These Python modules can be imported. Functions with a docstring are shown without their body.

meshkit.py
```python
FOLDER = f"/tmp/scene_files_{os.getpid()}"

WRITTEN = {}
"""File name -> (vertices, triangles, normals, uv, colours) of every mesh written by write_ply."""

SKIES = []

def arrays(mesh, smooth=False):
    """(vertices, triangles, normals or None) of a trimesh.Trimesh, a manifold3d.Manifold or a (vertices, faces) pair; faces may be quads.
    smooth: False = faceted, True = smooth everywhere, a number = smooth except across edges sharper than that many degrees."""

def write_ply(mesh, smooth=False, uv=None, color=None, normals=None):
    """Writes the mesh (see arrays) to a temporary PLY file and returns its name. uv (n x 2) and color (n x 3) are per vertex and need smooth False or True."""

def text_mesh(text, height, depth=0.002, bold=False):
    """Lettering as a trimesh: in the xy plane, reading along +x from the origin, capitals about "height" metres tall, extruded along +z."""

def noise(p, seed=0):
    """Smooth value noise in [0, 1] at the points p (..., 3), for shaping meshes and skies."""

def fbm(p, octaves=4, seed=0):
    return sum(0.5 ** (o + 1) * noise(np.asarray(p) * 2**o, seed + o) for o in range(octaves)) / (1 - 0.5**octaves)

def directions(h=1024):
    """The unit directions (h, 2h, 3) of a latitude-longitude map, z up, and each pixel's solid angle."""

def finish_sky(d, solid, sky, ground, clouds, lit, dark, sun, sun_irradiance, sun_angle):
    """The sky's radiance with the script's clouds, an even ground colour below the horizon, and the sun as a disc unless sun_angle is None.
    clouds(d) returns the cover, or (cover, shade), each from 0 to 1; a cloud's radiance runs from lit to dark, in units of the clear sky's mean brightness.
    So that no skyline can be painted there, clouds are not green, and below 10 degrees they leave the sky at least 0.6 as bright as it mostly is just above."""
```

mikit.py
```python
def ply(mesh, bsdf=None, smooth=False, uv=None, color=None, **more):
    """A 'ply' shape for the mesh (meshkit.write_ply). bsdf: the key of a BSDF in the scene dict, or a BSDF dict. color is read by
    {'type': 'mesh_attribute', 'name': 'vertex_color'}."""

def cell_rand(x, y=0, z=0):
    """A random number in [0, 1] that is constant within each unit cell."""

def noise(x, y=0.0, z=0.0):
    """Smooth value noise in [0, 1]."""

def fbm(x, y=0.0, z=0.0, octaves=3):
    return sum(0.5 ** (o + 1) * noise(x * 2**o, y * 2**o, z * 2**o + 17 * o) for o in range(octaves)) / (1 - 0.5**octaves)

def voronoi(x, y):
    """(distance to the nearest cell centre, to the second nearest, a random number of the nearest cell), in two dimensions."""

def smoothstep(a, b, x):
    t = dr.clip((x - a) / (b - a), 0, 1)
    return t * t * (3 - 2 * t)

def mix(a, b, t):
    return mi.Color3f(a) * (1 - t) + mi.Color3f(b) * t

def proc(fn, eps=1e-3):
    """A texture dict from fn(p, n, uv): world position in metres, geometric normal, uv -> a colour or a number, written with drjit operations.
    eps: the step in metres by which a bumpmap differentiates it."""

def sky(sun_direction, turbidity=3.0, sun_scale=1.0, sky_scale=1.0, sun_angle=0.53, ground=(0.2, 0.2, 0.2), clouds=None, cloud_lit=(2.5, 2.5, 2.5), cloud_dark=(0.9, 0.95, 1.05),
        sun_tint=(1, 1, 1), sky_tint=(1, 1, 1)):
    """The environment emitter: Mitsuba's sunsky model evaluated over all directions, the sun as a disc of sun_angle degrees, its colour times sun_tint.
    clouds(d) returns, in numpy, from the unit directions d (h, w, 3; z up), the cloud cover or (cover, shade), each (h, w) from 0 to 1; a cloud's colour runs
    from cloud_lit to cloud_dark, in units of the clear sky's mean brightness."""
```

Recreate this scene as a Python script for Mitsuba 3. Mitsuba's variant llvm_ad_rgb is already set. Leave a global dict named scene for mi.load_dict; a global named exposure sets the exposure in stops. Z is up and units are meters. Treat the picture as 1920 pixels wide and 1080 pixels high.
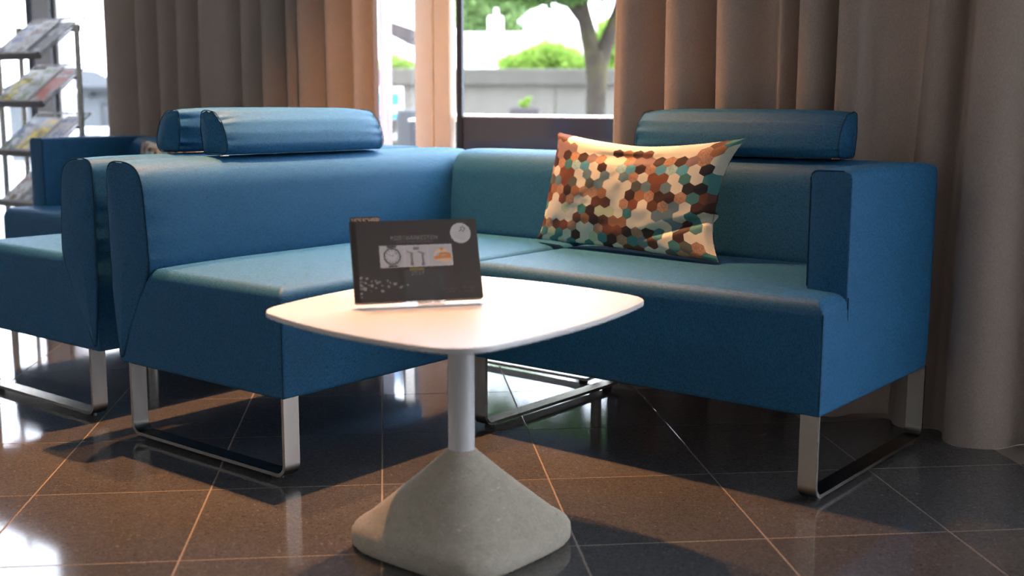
import math, random
import numpy as np, trimesh, mitsuba as mi, drjit as dr
import mikit, meshkit
from mikit import proc, noise, fbm, smoothstep, mix, cell_rand
from shapely.geometry import Polygon, LineString, Point, box as sbox
from shapely import affinity
from scipy.interpolate import CubicSpline

T = mi.ScalarTransform4f
rng = np.random.default_rng(7)
scene, labels = {}, {}
PI = math.pi

# ------------------------------------------------------------------ camera, sky, exposure
CAM = np.array([0.9642, -2.1818, 0.8129])
YAW, PITCH, ROLL, FPX = -0.67833, -0.15646, 0.00238, 2210.4
fwd = np.array([math.cos(PITCH) * math.sin(YAW), math.cos(PITCH) * math.cos(YAW), math.sin(PITCH)])
rgt = np.array([math.cos(YAW), -math.sin(YAW), 0.0])
upv = np.cross(rgt, fwd)
upv = math.cos(ROLL) * upv - math.sin(ROLL) * rgt
scene['camera'] = {
    'type': 'thinlens', 'fov': math.degrees(2 * math.atan(960 / FPX)), 'fov_axis': 'x',
    'aperture_radius': 0.0075, 'focus_distance': 2.72, 'near_clip': 0.05, 'far_clip': 500.0,
    'to_world': T().look_at(origin=CAM.tolist(), target=(CAM + fwd).tolist(), up=upv.tolist())}
exposure = 0.0


def overcast(d):
    n = meshkit.fbm(d * 3.0 + 5.0, 4, seed=3)
    return np.ones(d.shape[:2]), 0.5 * n


SKY = 94.0
scene['sky'] = mikit.sky((0.2, 0.5, 0.85), turbidity=4.0, sun_scale=0.0, sky_scale=SKY, ground=(0.25, 0.25, 0.25), clouds=overcast,
                         cloud_lit=(0.92, 1.01, 1.19), cloud_dark=(0.72, 0.81, 0.98))
LAMPS, CEIL = [(-1.48, 0.06), (-2.09, 0.09)], 2.75
LAMP_RGB = np.array([1.0, 0.47, 0.185]) * 29000.0
PANEL_RGB = np.array([1.0, 0.98, 0.95]) * 5.8


# ------------------------------------------------------------------ helpers
def srgb(r, g, b):
    c = np.array([r, g, b]) / 255.0
    return np.where(c <= 0.04045, c / 12.92, ((c + 0.055) / 1.055) ** 2.4).tolist()


def rgb(c):
    return {'type': 'rgb', 'value': [float(x) for x in c]}


def pri(c, rough=0.5, spec=0.5, metallic=0.0, **kw):
    col = c if isinstance(c, dict) else rgb(c)
    return {'type': 'twosided', 'b': {'type': 'principled', 'base_color': col, 'roughness': rough, 'specular': spec, 'metallic': metallic, **kw}}


def key_for(name, parent=None):
    base = (parent + '__' if parent else '') + name
    k, i = base, 0
    while k in scene or k in labels or any(False for _ in ()):
        i += 1
        k = f'{base}_{i:03d}'
    return k


def thing(name, label, cat, group=None):
    k = key_for(name)
    labels[k] = {'label': label, 'category': cat}
    if group:
        labels[k]['group'] = group
    return k


def obj(name, mesh, mat, parent=None, smooth=False, to_world=None, label=None, **kw):
    k = key_for(name, parent)
    s = mesh if isinstance(mesh, dict) else mikit.ply(mesh, mat, smooth=smooth, **kw)
    if to_world is not None:
        s = {**s, 'to_world': to_world}
    scene[k] = s
    if label:
        labels[k] = {'label': label}
    return k


def tag(k, label, cat, group=None):
    labels[k] = {'label': label, 'category': cat}
    if group:
        labels[k]['group'] = group
    return k


def struct(name, mesh, mat, label=None, **kw):
    k = obj(name, mesh, mat, **kw)
    labels[k] = {'kind': 'structure'}
    if label:
        labels[k]['label'] = label
    return k


def box(x0, x1, y0, y1, z0, z1, bev=0.0):
    m = trimesh.creation.box(extents=(x1 - x0, y1 - y0, z1 - z0))
    if bev:
        return bbox(x0, x1, y0, y1, z0, z1, bev)
    m.apply_translation(((x0 + x1) / 2, (y0 + y1) / 2, (z0 + z1) / 2))
    return m


def bbox(x0, x1, y0, y1, z0, z1, b):
    """box with chamfered edges"""
    pts = []
    for sx in (0, 1):
        for sy in (0, 1):
            for sz in (0, 1):
                X, Y, Z = (x0, x1)[sx], (y0, y1)[sy], (z0, z1)[sz]
                dx, dy, dz = (b, -b)[sx], (b, -b)[sy], (b, -b)[sz]
                pts += [(X, Y + dy, Z + dz), (X + dx, Y, Z + dz), (X + dx, Y + dy, Z)]
    return trimesh.convex.convex_hull(np.array(pts))


def cat(*ms):
    return trimesh.util.concatenate([m for m in ms])


def loft(rings, cap0=True, cap1=True):
    """closed outlines (all the same length) joined into a tube; caps are fans"""
    R = np.array(rings)
    k, n = R.shape[:2]
    v = R.reshape(-1, 3)
    i, j = np.meshgrid(np.arange(k - 1), np.arange(n), indexing='ij')
    a, b = i * n + j, i * n + (j + 1) % n
    f = np.concatenate([np.stack([a, b, b + n], -1).reshape(-1, 3), np.stack([a, b + n, a + n], -1).reshape(-1, 3)])
    vs, fs = [v], [f]
    off = len(v)
    if cap0:
        vs.append(R[0].mean(0)[None])
        q = np.arange(n)
        fs.append(np.stack([np.full(n, off), (q + 1) % n, q], 1))
        off += 1
    if cap1:
        vs.append(R[-1].mean(0)[None])
        q = np.arange(n)
        fs.append(np.stack([np.full(n, off), (k - 1) * n + q, (k - 1) * n + (q + 1) % n], 1))
    m = trimesh.Trimesh(np.concatenate(vs), np.concatenate(fs), process=False)
    if m.volume < 0:
        m.invert()
    return m


def resample(poly, n):
    """n evenly spaced points of a closed polygon"""
    p = np.array(poly, float)
    p = np.vstack([p, p[:1]])
    d = np.r_[0, np.cumsum(np.linalg.norm(np.diff(p, axis=0), axis=1))]
    t = np.linspace(0, d[-1], n, endpoint=False)
    return np.stack([np.interp(t, d, p[:, c]) for c in range(2)], 1)


def inset(p, d):
    """moves a convex ccw outline inwards by d along its vertex normals"""
    a, b = np.roll(p, 1, 0), np.roll(p, -1, 0)
    t = b - a
    n = np.stack([t[:, 1], -t[:, 0]], 1)
    n /= np.linalg.norm(n, axis=1, keepdims=True) + 1e-12
    return p - n * (d[:, None] if isinstance(d, np.ndarray) else d)


def tube(points, r, sides=8, closed=False):
    p = np.asarray(points, float)
    if closed:
        t = np.roll(p, -1, 0) - np.roll(p, 1, 0)
    else:
        t = np.gradient(p, axis=0)
    t /= np.linalg.norm(t, axis=1, keepdims=True) + 1e-12
    a = np.cross(t, np.where(np.abs(t[:, 2:]) < 0.9, [0, 0, 1.0], [1.0, 0, 0]))
    a /= np.linalg.norm(a, axis=1, keepdims=True) + 1e-12
    b = np.cross(t, a)
    ang = np.arange(sides) * 2 * PI / sides
    rr = np.broadcast_to(r, (len(p),))
    rings = p[:, None] + rr[:, None, None] * (np.cos(ang)[None, :, None] * a[:, None] + np.sin(ang)[None, :, None] * b[:, None])
    if closed:
        rings = np.concatenate([rings, rings[:1]])
        return loft(rings, False, False)
    return loft(rings)


def cyl(x, y, z0, z1, r, n=32, r1=None):
    a = np.arange(n) * 2 * PI / n
    r1 = r if r1 is None else r1
    return loft([np.stack([x + rr * np.cos(a), y + rr * np.sin(a), np.full(n, z)], 1) for z, rr in ((z0, r), (z1, r1))])


def rrect(x0, x1, y0, y1, r, per=10, arc=5):
    """rounded rectangle outline, ccw, with points along the sides too"""
    out = []
    for cx, cy, a0, (ex, ey) in ((x1 - r, y0 + r, -PI / 2, (x1, y1 - r)), (x1 - r, y1 - r, 0, (x0 + r, y1)), (x0 + r, y1 - r, PI / 2, (x0, y0 + r)), (x0 + r, y0 + r, PI, (x1 - r, y0))):
        A = [(cx + r * math.cos(a0 + k * PI / 2 / arc), cy + r * math.sin(a0 + k * PI / 2 / arc)) for k in range(arc + 1)]
        out += A
        l = A[-1]
        out += [(l[0] + (ex - l[0]) * k / per, l[1] + (ey - l[1]) * k / per) for k in range(1, per)]
    return np.array(out)


def flip_x(m, c, dy):
    """the mirrored twin: x -> c - x, shifted by dy"""
    v = np.array(m.vertices)
    v[:, 0] = c - v[:, 0]
    v[:, 1] += dy
    return trimesh.Trimesh(v, np.array(m.faces)[:, ::-1], process=False)


# ------------------------------------------------------------------ materials
def weave_fn(base, amp=0.60):
    base = mi.Color3f(base)

    def fn(p, n, uv):
        a = noise(p.x * 260, p.y * 260, p.z * 900)
        b = noise(p.x * 900, p.y * 900, p.z * 170 + 9)
        c = fbm(p.x * 9, p.y * 9, p.z * 9)
        k = 1.0 + amp * (0.5 * a + 0.5 * b - 0.5) * 2 + 0.10 * (c - 0.5)
        return base * k
    return fn


BLUE = np.array([0.0140, 0.098, 0.203])
scene['mat_fabric'] = pri(proc(weave_fn(BLUE.tolist())), 0.6, 0.28, sheen=0.55, sheen_tint=0.5)
scene['mat_thread'] = pri((0.010, 0.045, 0.085), 0.8, 0.2)


def steel_fn(p, n, uv):
    k = 0.86 + 0.20 * noise(p.x * 60, p.y * 60, p.z * 14)
    return mi.Color3f(0.47, 0.43, 0.375) * k


scene['mat_steel'] = {'type': 'twosided', 'b': {'type': 'roughconductor', 'material': 'none', 'alpha': 0.24, 'specular_reflectance': proc(steel_fn)}}
scene['mat_chrome'] = {'type': 'twosided', 'b': {'type': 'roughconductor', 'material': 'none', 'alpha': 0.1, 'specular_reflectance': rgb((0.55, 0.53, 0.48))}}
scene['mat_rubber'] = pri((0.012, 0.012, 0.012), 0.6)


def tile_fn(base):
    base = mi.Color3f(base)

    def fn(p, n, uv):
        a = noise(p.x * 420, p.y * 420, 3.0)
        b = noise(p.x * 190 + 40, p.y * 190, 7.0)
        c = fbm(p.x * 5, p.y * 5, 1.0)
        k = 0.62 + 0.42 * a + 0.28 * b + 0.22 * (c - 0.5)
        k = k + 0.9 * smoothstep(0.86, 0.97, noise(p.x * 260 + 11, p.y * 260, 5.0))
        k = k - 0.35 * smoothstep(0.80, 0.95, noise(p.x * 230, p.y * 230 + 31, 2.0))
        return base * k
    return fn


for i, k in enumerate((0.94, 1.0, 1.07)):
    scene[f'mat_tile_{i}'] = pri(proc(tile_fn((np.array([0.068, 0.065, 0.063]) * k).tolist())), 0.085, 0.55)
scene['mat_grout'] = pri((0.20, 0.165, 0.135), 0.8, 0.2)
scene['mat_plaster'] = pri((0.62, 0.60, 0.57), 0.85, 0.2)
scene['mat_ceiling'] = pri((0.72, 0.70, 0.67), 0.9, 0.2)
scene['mat_post'] = pri((0.80, 0.68, 0.53), 0.45, 0.4)
scene['mat_frame_dark'] = pri((0.030, 0.034, 0.042), 0.4, 0.5)
scene['mat_frame_white'] = pri((0.85, 0.86, 0.88), 0.4, 0.5)
scene['mat_frame_grey'] = pri((0.62, 0.61, 0.61), 0.45, 0.5)
scene['mat_panel_dark'] = pri((0.068, 0.074, 0.092), 0.08, 0.8)
scene['mat_pane'] = {'type': 'thindielectric', 'int_ior': 1.5}


def curtain_fn(p, n, uv):
    a = noise(p.x * 500, p.y * 500, p.z * 900)
    b = noise(p.x * 700, p.y * 700, p.z * 160 + 4)
    return mi.Color3f(0.43, 0.350, 0.292) * (0.8 + 0.2 * a + 0.2 * b)


def curtain_mat(tr):
    return {'type': 'principledthin', 'base_color': proc(curtain_fn), 'roughness': 0.8, 'diff_trans': tr, 'sheen': 0.3}


scene['mat_curtain'] = curtain_mat(0.24)
scene['mat_sheer'] = {'type': 'principledthin', 'base_color': rgb((0.86, 0.86, 0.90)), 'roughness': 0.9, 'diff_trans': 1.1}


def tabletop_fn(p, n, uv):
    return mi.Color3f(0.80, 0.79, 0.77) * (0.985 + 0.03 * noise(p.x * 90, p.y * 90, p.z * 90))


scene['mat_tabletop'] = pri(proc(tabletop_fn), 0.38, 0.5)
scene['mat_pole'] = pri((0.80, 0.80, 0.79), 0.42, 0.5)


def base_fn(p, n, uv):
    a = noise(p.x * 330, p.y * 330, p.z * 330)
    b = fbm(p.x * 60, p.y * 60, p.z * 60)
    k = 0.80 + 0.22 * a + 0.22 * b
    k = k + 0.30 * smoothstep(0.84, 0.96, noise(p.x * 180 + 5, p.y * 180, p.z * 180))
    k = k - 0.25 * smoothstep(0.84, 0.96, noise(p.x * 200 + 9, p.y * 200 + 3, p.z * 200))
    return mi.Color3f(0.41, 0.365, 0.285) * k


scene['mat_base'] = pri(proc(base_fn), 0.85, 0.25)


# ------------------------------------------------------------------ floor with its tiles
struct('floor', box(-7.2, 2.75, -5.7, 1.05, -0.12, -0.0005), 'mat_grout')
AS, AT, SS, ST = -0.877, -0.163, 0.3615, 0.394          # the joint lines run at 45 degrees to the sofas
tile = bbox(-SS / 2 + 0.0019, SS / 2 - 0.0019, -ST / 2 + 0.0019, ST / 2 - 0.0019, -0.008, 0.0, 0.0004)
tile_ply = [mikit.ply(tile, f'mat_tile_{i}') for i in range(3)]
es, et = np.array([1, 1]) / math.sqrt(2), np.array([-1, 1]) / math.sqrt(2)
spots = []
for i in range(-26, 26):
    for j in range(-26, 26):
        c = es * (AS + (i + 0.5) * SS) + et * (AT + (j + 0.5) * ST)
        if -7.15 < c[0] < 2.7 and -5.6 < c[1] < 0.8:
            d = np.array([c[0], c[1], 0]) - CAM
            z = d @ fwd
            u, v = (d @ rgt) / max(z, 0.05) * FPX, (d @ upv) / max(z, 0.05) * FPX
            seen = z > 0.3 and abs(u) < 1250 and abs(v) < 900
            spots.append((not seen, np.linalg.norm(d), c))
spots.sort(key=lambda s: (s[0], s[1]))
far = []
for k, (_, _, c) in enumerate(spots):
    if k < 270:
        obj('tile', tile_ply[int(rng.integers(3))], None, 'floor', to_world=T().translate([float(c[0]), float(c[1]), 0]).rotate([0, 0, 1], 45))
    else:
        m = tile.copy()
        m.apply_transform(trimesh.transformations.rotation_matrix(PI / 4, [0, 0, 1]))
        m.apply_translation((c[0], c[1], 0))
        far.append(m)
k = obj('tile_field', cat(*far), 'mat_tile_1', 'floor')
labels[k] = {'kind': 'stuff', 'label': 'dark grey floor tiles further off'}

# ------------------------------------------------------------------ room shell
Y0, Y1 = 0.85, 1.02
holes = [list(Point(*q).buffer(0.051, quad_segs=12).exterior.coords) for q in LAMPS]
cm = trimesh.creation.extrude_polygon(Polygon([(-7.2, -5.7), (2.75, -5.7), (2.75, 1.05), (-7.2, 1.05)], holes), 0.012, engine='earcut')
cm.apply_translation((0, 0, CEIL))
struct('ceiling', cm, 'mat_ceiling')
struct('wall_back', box(-7.2, 2.75, -5.8, -5.65, 0, CEIL), 'mat_plaster')
struct('wall_left', box(-7.3, -7.15, -5.7, 1.05, 0, CEIL), 'mat_plaster')
struct('wall_right', box(2.6, 2.75, -5.7, 1.05, 0, CEIL), 'mat_plaster')
struct('wall_front', cat(box(-7.2, 2.75, Y0, Y1, 2.55, CEIL), box(-0.36, 0.02, Y0, Y1, 0, 2.55), box(2.55, 2.6, Y0, Y1, 0, 2.55), box(0.45, 1.27, Y0, Y1, 0, 2.55)), 'mat_plaster')
# window 1: the bay right of the post, glass with a dark lower panel
w1 = struct('window_1', box(-1.720, -1.697, Y0 - 0.002, Y0 + 0.010, 0.0, 2.55), 'mat_frame_dark', label='dark frame edge beside the post')
obj('side_pane', box(-1.738, -1.720, Y0 + 0.0060, Y0 + 0.0061, 0.0, 2.55), 'mat_pane', w1)
obj('stile', box(-0.42, -0.36, Y0, Y0 + 0.06, 0.0, 2.55), 'mat_frame_dark', w1)
obj('pane', box(-1.697, -0.42, Y0 + 0.0060, Y0 + 0.0061, 0.765, 2.55), 'mat_pane', w1)
sill = box(-1.93, -0.36, Y0 + 0.018, Y0 + 0.20, 0.750, 0.7655)
sv = np.array(sill.vertices)
sv[:, 2] += np.where((sv[:, 1] > Y0 + 0.1) & (sv[:, 2] > 0.76), 0.006, 0)
sill.vertices = sv
obj('transom', box(-1.697, -0.42, Y0 + 0.004, Y0 + 0.02, 0.762, 0.765), 'mat_frame_white', w1)
obj('outer_ledge', sill, 'mat_frame_white', w1, label='thin white ledge line')
obj('lower_panel', box(-1.697, -0.42, Y0 + 0.004, Y0 + 0.016, 0.33, 0.762), 'mat_panel_dark', w1, label='dark glossy panel below the transom')
obj('lower_pane', box(-1.697, -0.42, Y0 + 0.030, Y0 + 0.0301, 0.05, 0.33), 'mat_pane', w1)
obj('bottom_rail', box(-1.697, -0.42, Y0, Y0 + 0.06, 0.0, 0.05, 0.003), 'mat_frame_dark', w1)
# the post between the bays, two boards
p1 = struct('trim_1', bbox(-1.899, -1.8135, Y0 - 0.02, Y0 + 0.10, 0, 2.55, 0.003), 'mat_post', label='post of two pale boards between the window bays')
obj('board', bbox(-1.8095, -1.738, Y0 - 0.02, Y0 + 0.012, 0, 2.55, 0.003), 'mat_post', p1)
obj('joint', box(-1.8135, -1.8095, Y0 - 0.008, Y0 + 0.09, 0, 2.55), 'mat_frame_dark', p1)
# window 2: the long bay left of the post
w2 = struct('window_2', cat(box(-7.15, -1.899, Y0, Y0 + 0.06, 0, 0.05), box(-7.15, -1.899, Y0, Y0 + 0.06, 2.49, 2.55)), 'mat_frame_grey')
for x0, x1, mt in ((-4.395, -4.262, 'mat_frame_grey'), (-4.232, -4.217, 'mat_frame_dark'), (-4.205, -4.182, 'mat_frame_grey'), (-4.457, -4.430, 'mat_frame_dark'), (-6.2, -6.13, 'mat_frame_grey'), (-2.9, -2.84, 'mat_frame_grey')):
    obj('mullion', bbox(x0, x1, Y0 - 0.01, Y0 + 0.07, 0.05, 2.49, 0.003), mt, w2)
for x0, x1 in ((-7.15, -6.2), (-6.13, -4.457), (-4.182, -2.9), (-2.84, -1.899)):
    obj('pane', box(x0, x1, Y0 + 0.030, Y0 + 0.0301, 0.05, 2.49), 'mat_pane', w2)
# window 3: behind the right curtain and on to the right, its sliding door stands open
w3 = struct('window_3', cat(box(0.02, 0.45, Y0, Y0 + 0.06, 0.05, 0.16), box(0.02, 0.19, Y0, Y0 + 0.06, 0.0, 0.05), box(0.02, 0.05, Y0, Y0 + 0.06, 0, 2.55), box(2.50, 2.55, Y0, Y0 + 0.06, 0, 2.55), box(0.42, 0.45, Y0, Y0 + 0.06, 0, 2.55), box(1.27, 1.32, Y0, Y0 + 0.06, 0, 2.55)), 'mat_frame_dark')
obj('pane', box(0.05, 0.42, Y0 + 0.030, Y0 + 0.0301, 0.16, 2.55), 'mat_pane', w3)


# ------------------------------------------------------------------ ceiling lamps (warm spotlights of the room)
def downlight(x, y, r, col, label, deep, ox, oy):
    t = thing('ceiling_spotlight', label, 'ceiling light', 'recessed spotlights')
    a = np.arange(40) * 2 * PI / 40
    ring = lambda rr, z: np.stack([x + rr * np.cos(a), y + rr * np.sin(a), np.full(40, z)], 1)
    obj('ring', loft([ring(0.050, CEIL + 0.002), ring(0.050, CEIL - 0.003), ring(0.066, CEIL - 0.005), ring(0.072, CEIL - 0.002), ring(0.072, CEIL)], False, False), 'mat_frame_white', t, smooth=30)
    obj('housing', loft([ring(0.0505, CEIL), ring(0.0505, CEIL + 0.013), ring(0.098, CEIL + 0.014), ring(0.098, CEIL + 0.15), ring(0.01, CEIL + 0.152)], False, True), 'mat_rubber', t, smooth=30)
    k = key_for('lamp', t)
    scene[k] = {'type': 'disk', 'to_world': T().translate([x + ox, y + oy, CEIL + deep]).rotate([1, 0, 0], 180).scale(r), 'emitter': {'type': 'area', 'radiance': rgb(col)}, 'bsdf': {'type': 'diffuse', 'reflectance': rgb((0.5, 0.5, 0.5))}}


downlight(*LAMPS[0], 0.024, LAMP_RGB, 'recessed warm spotlight in the ceiling above the two sofa backs', 0.098, -0.003, 0.004)
downlight(*LAMPS[1], 0.024, LAMP_RGB * 0.55, 'recessed warm spotlight in the ceiling above the left sofa', 0.112, -0.060, 0.034)
for x, y, sd in ((-3.2, -4.3, 'left'), (-0.8, -4.3, 'right')):
    t = thing('ceiling_panel_light', f'square ceiling light outside the photo, {sd} one of two', 'ceiling light', 'square ceiling lights')
    obj('frame', cat(box(x - 0.33, x + 0.33, y - 0.33, y - 0.30, CEIL - 0.02, CEIL), box(x - 0.33, x + 0.33, y + 0.30, y + 0.33, CEIL - 0.02, CEIL),
                     box(x - 0.33, x - 0.30, y - 0.30, y + 0.30, CEIL - 0.02, CEIL), box(x + 0.30, x + 0.33, y - 0.30, y + 0.30, CEIL - 0.02, CEIL)), 'mat_frame_white', t)
    k = key_for('diffuser', t)
    scene[k] = {'type': 'rectangle', 'to_world': T().translate([x, y, CEIL - 0.008]).rotate([1, 0, 0], 180).scale(0.30), 'emitter': {'type': 'area', 'radiance': rgb(PANEL_RGB)}, 'bsdf': {'type': 'diffuse', 'reflectance': rgb((0.5, 0.5, 0.5))}}


# ------------------------------------------------------------------ sofas
HS, HB = 0.430, 0.184          # seat top, seat underside
XF, XB, YN, YF = -0.944, -1.553, -0.588, 0.605


def seat_block(x0, x1, y0, y1, r=0.030, crown=0.006):
    rings = []
    out = lambda d, z: np.c_[rrect(x0 + d, x1 - d, y0 + d, y1 - d, max(0.009 - d * 0.2, 0.003), 14, 4), np.full(4 * 18, z)]
    for d, z in ((0.02, HB + 0.001), (0.005, HB), (0.0015, HB + 0.003), (0.0, HB + 0.009)):
        rings.append(out(d, z))
    for z in np.linspace(HB + 0.05, HS - r - 0.01, 4):
        rings.append(out(-0.0025 * math.sin(PI * (z - HB) / (HS - HB)), z))
    for a in np.linspace(0, PI / 2, 8):
        rings.append(out(r * (1 - math.cos(a)), HS - crown - r + r * math.sin(a)))
    last = rings[-1]
    c = last.mean(0)
    for s in (0.93, 0.82, 0.62, 0.35, 0.12):
        q = c + (last - c) * s
        q[:, 2] = HS - crown + crown * (1 - s ** 4)
        rings.append(q)
    return loft(rings)


BACK = np.array([(0.011, 0.184), (0.000, 0.260), (-0.010, 0.339), (-0.013, 0.482), (-0.014, 0.572), (-0.012, 0.649), (-0.007, 0.662), (0.002, 0.669), (0.028, 0.672), (0.060, 0.671), (0.083, 0.667), (0.104, 0.659), (0.119, 0.644),
                 (0.130, 0.617), (0.136, 0.555), (0.141, 0.494), (0.145, 0.429), (0.129, 0.392), (0.095, 0.348), (0.068, 0.308), (0.039, 0.253)])
hull = Polygon(BACK).convex_hull


def softened(p, k):
    for _ in range(k):
        p = 0.25 * np.roll(p, 1, 0) + 0.5 * p + 0.25 * np.roll(p, -1, 0)
    return p


BACKP = softened(resample(np.array(hull.buffer(-0.004).buffer(0.004).exterior.coords)[:-1], 150), 3)
if Polygon(BACKP).exterior.is_ccw is False:
    BACKP = BACKP[::-1]


def back_extrude(l0, l1, bulge=0.004, pucker=True, seed=1):
    """the wedge profile (offset s from the back plane, z) swept along l; returns rings of (s, l, z)"""
    ls = [(l0, 0.007), (l0 + 0.001, 0.003), (l0 + 0.004, 0.0), (l0 + 0.012, 0.0)]
    mid = np.linspace(l0 + 0.02, l1 - 0.02, 60)
    ls += [(x, 0.0) for x in mid] + [(l1 - 0.012, 0.0), (l1 - 0.004, 0.0), (l1 - 0.001, 0.003), (l1, 0.007)]
    rings = []
    for l, d in ls:
        e = min(l - l0, l1 - l)
        grow = bulge * (1 - math.exp(-e / 0.05))
        q = inset(BACKP, d - grow)
        if pucker:
            w = math.exp(-e / 0.022) * (1 - math.exp(-e / 0.004))
            nn = meshkit.noise(np.c_[BACKP * 70, np.full(len(BACKP), seed * 7.0)], seed)
            q = inset(q, 0.006 * w * nn)
        rings.append(np.c_[q[:, 0], np.full(len(q), l), q[:, 1]])
    # slightly stuffed end faces
    def end(r, l, sgn):
        c = r.mean(0)
        o = []
        for s in (0.85, 0.6, 0.3):
            q = c + (r - c) * s
            q[:, 1] = l + sgn * 0.004 * (1 - s ** 2)
            o.append(q)
        return o
    return end(rings[0], l0, -1)[::-1] + rings + end(rings[-1], l1, 1)


def outline_tube(l, d=0.0, r=0.0016):
    q = inset(BACKP, d)
    return np.c_[q[:, 0], np.full(len(q), l), q[:, 1]]


def swap(m):        # (s, l, z) of a back along the far side: s is measured from the back plane y = YB
    v = np.array(m.vertices)
    return trimesh.Trimesh(np.c_[v[:, 1], YF - v[:, 0] + 0.004, v[:, 2]], np.array(m.faces), process=False)


def fix(m):
    if m.volume < 0:
        m.invert()
    return m


def side(m):        # a back along y with its back plane at XB
    v = np.array(m.vertices)
    return trimesh.Trimesh(np.c_[XB + v[:, 0], v[:, 1], v[:, 2]], np.array(m.faces), process=False)


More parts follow.
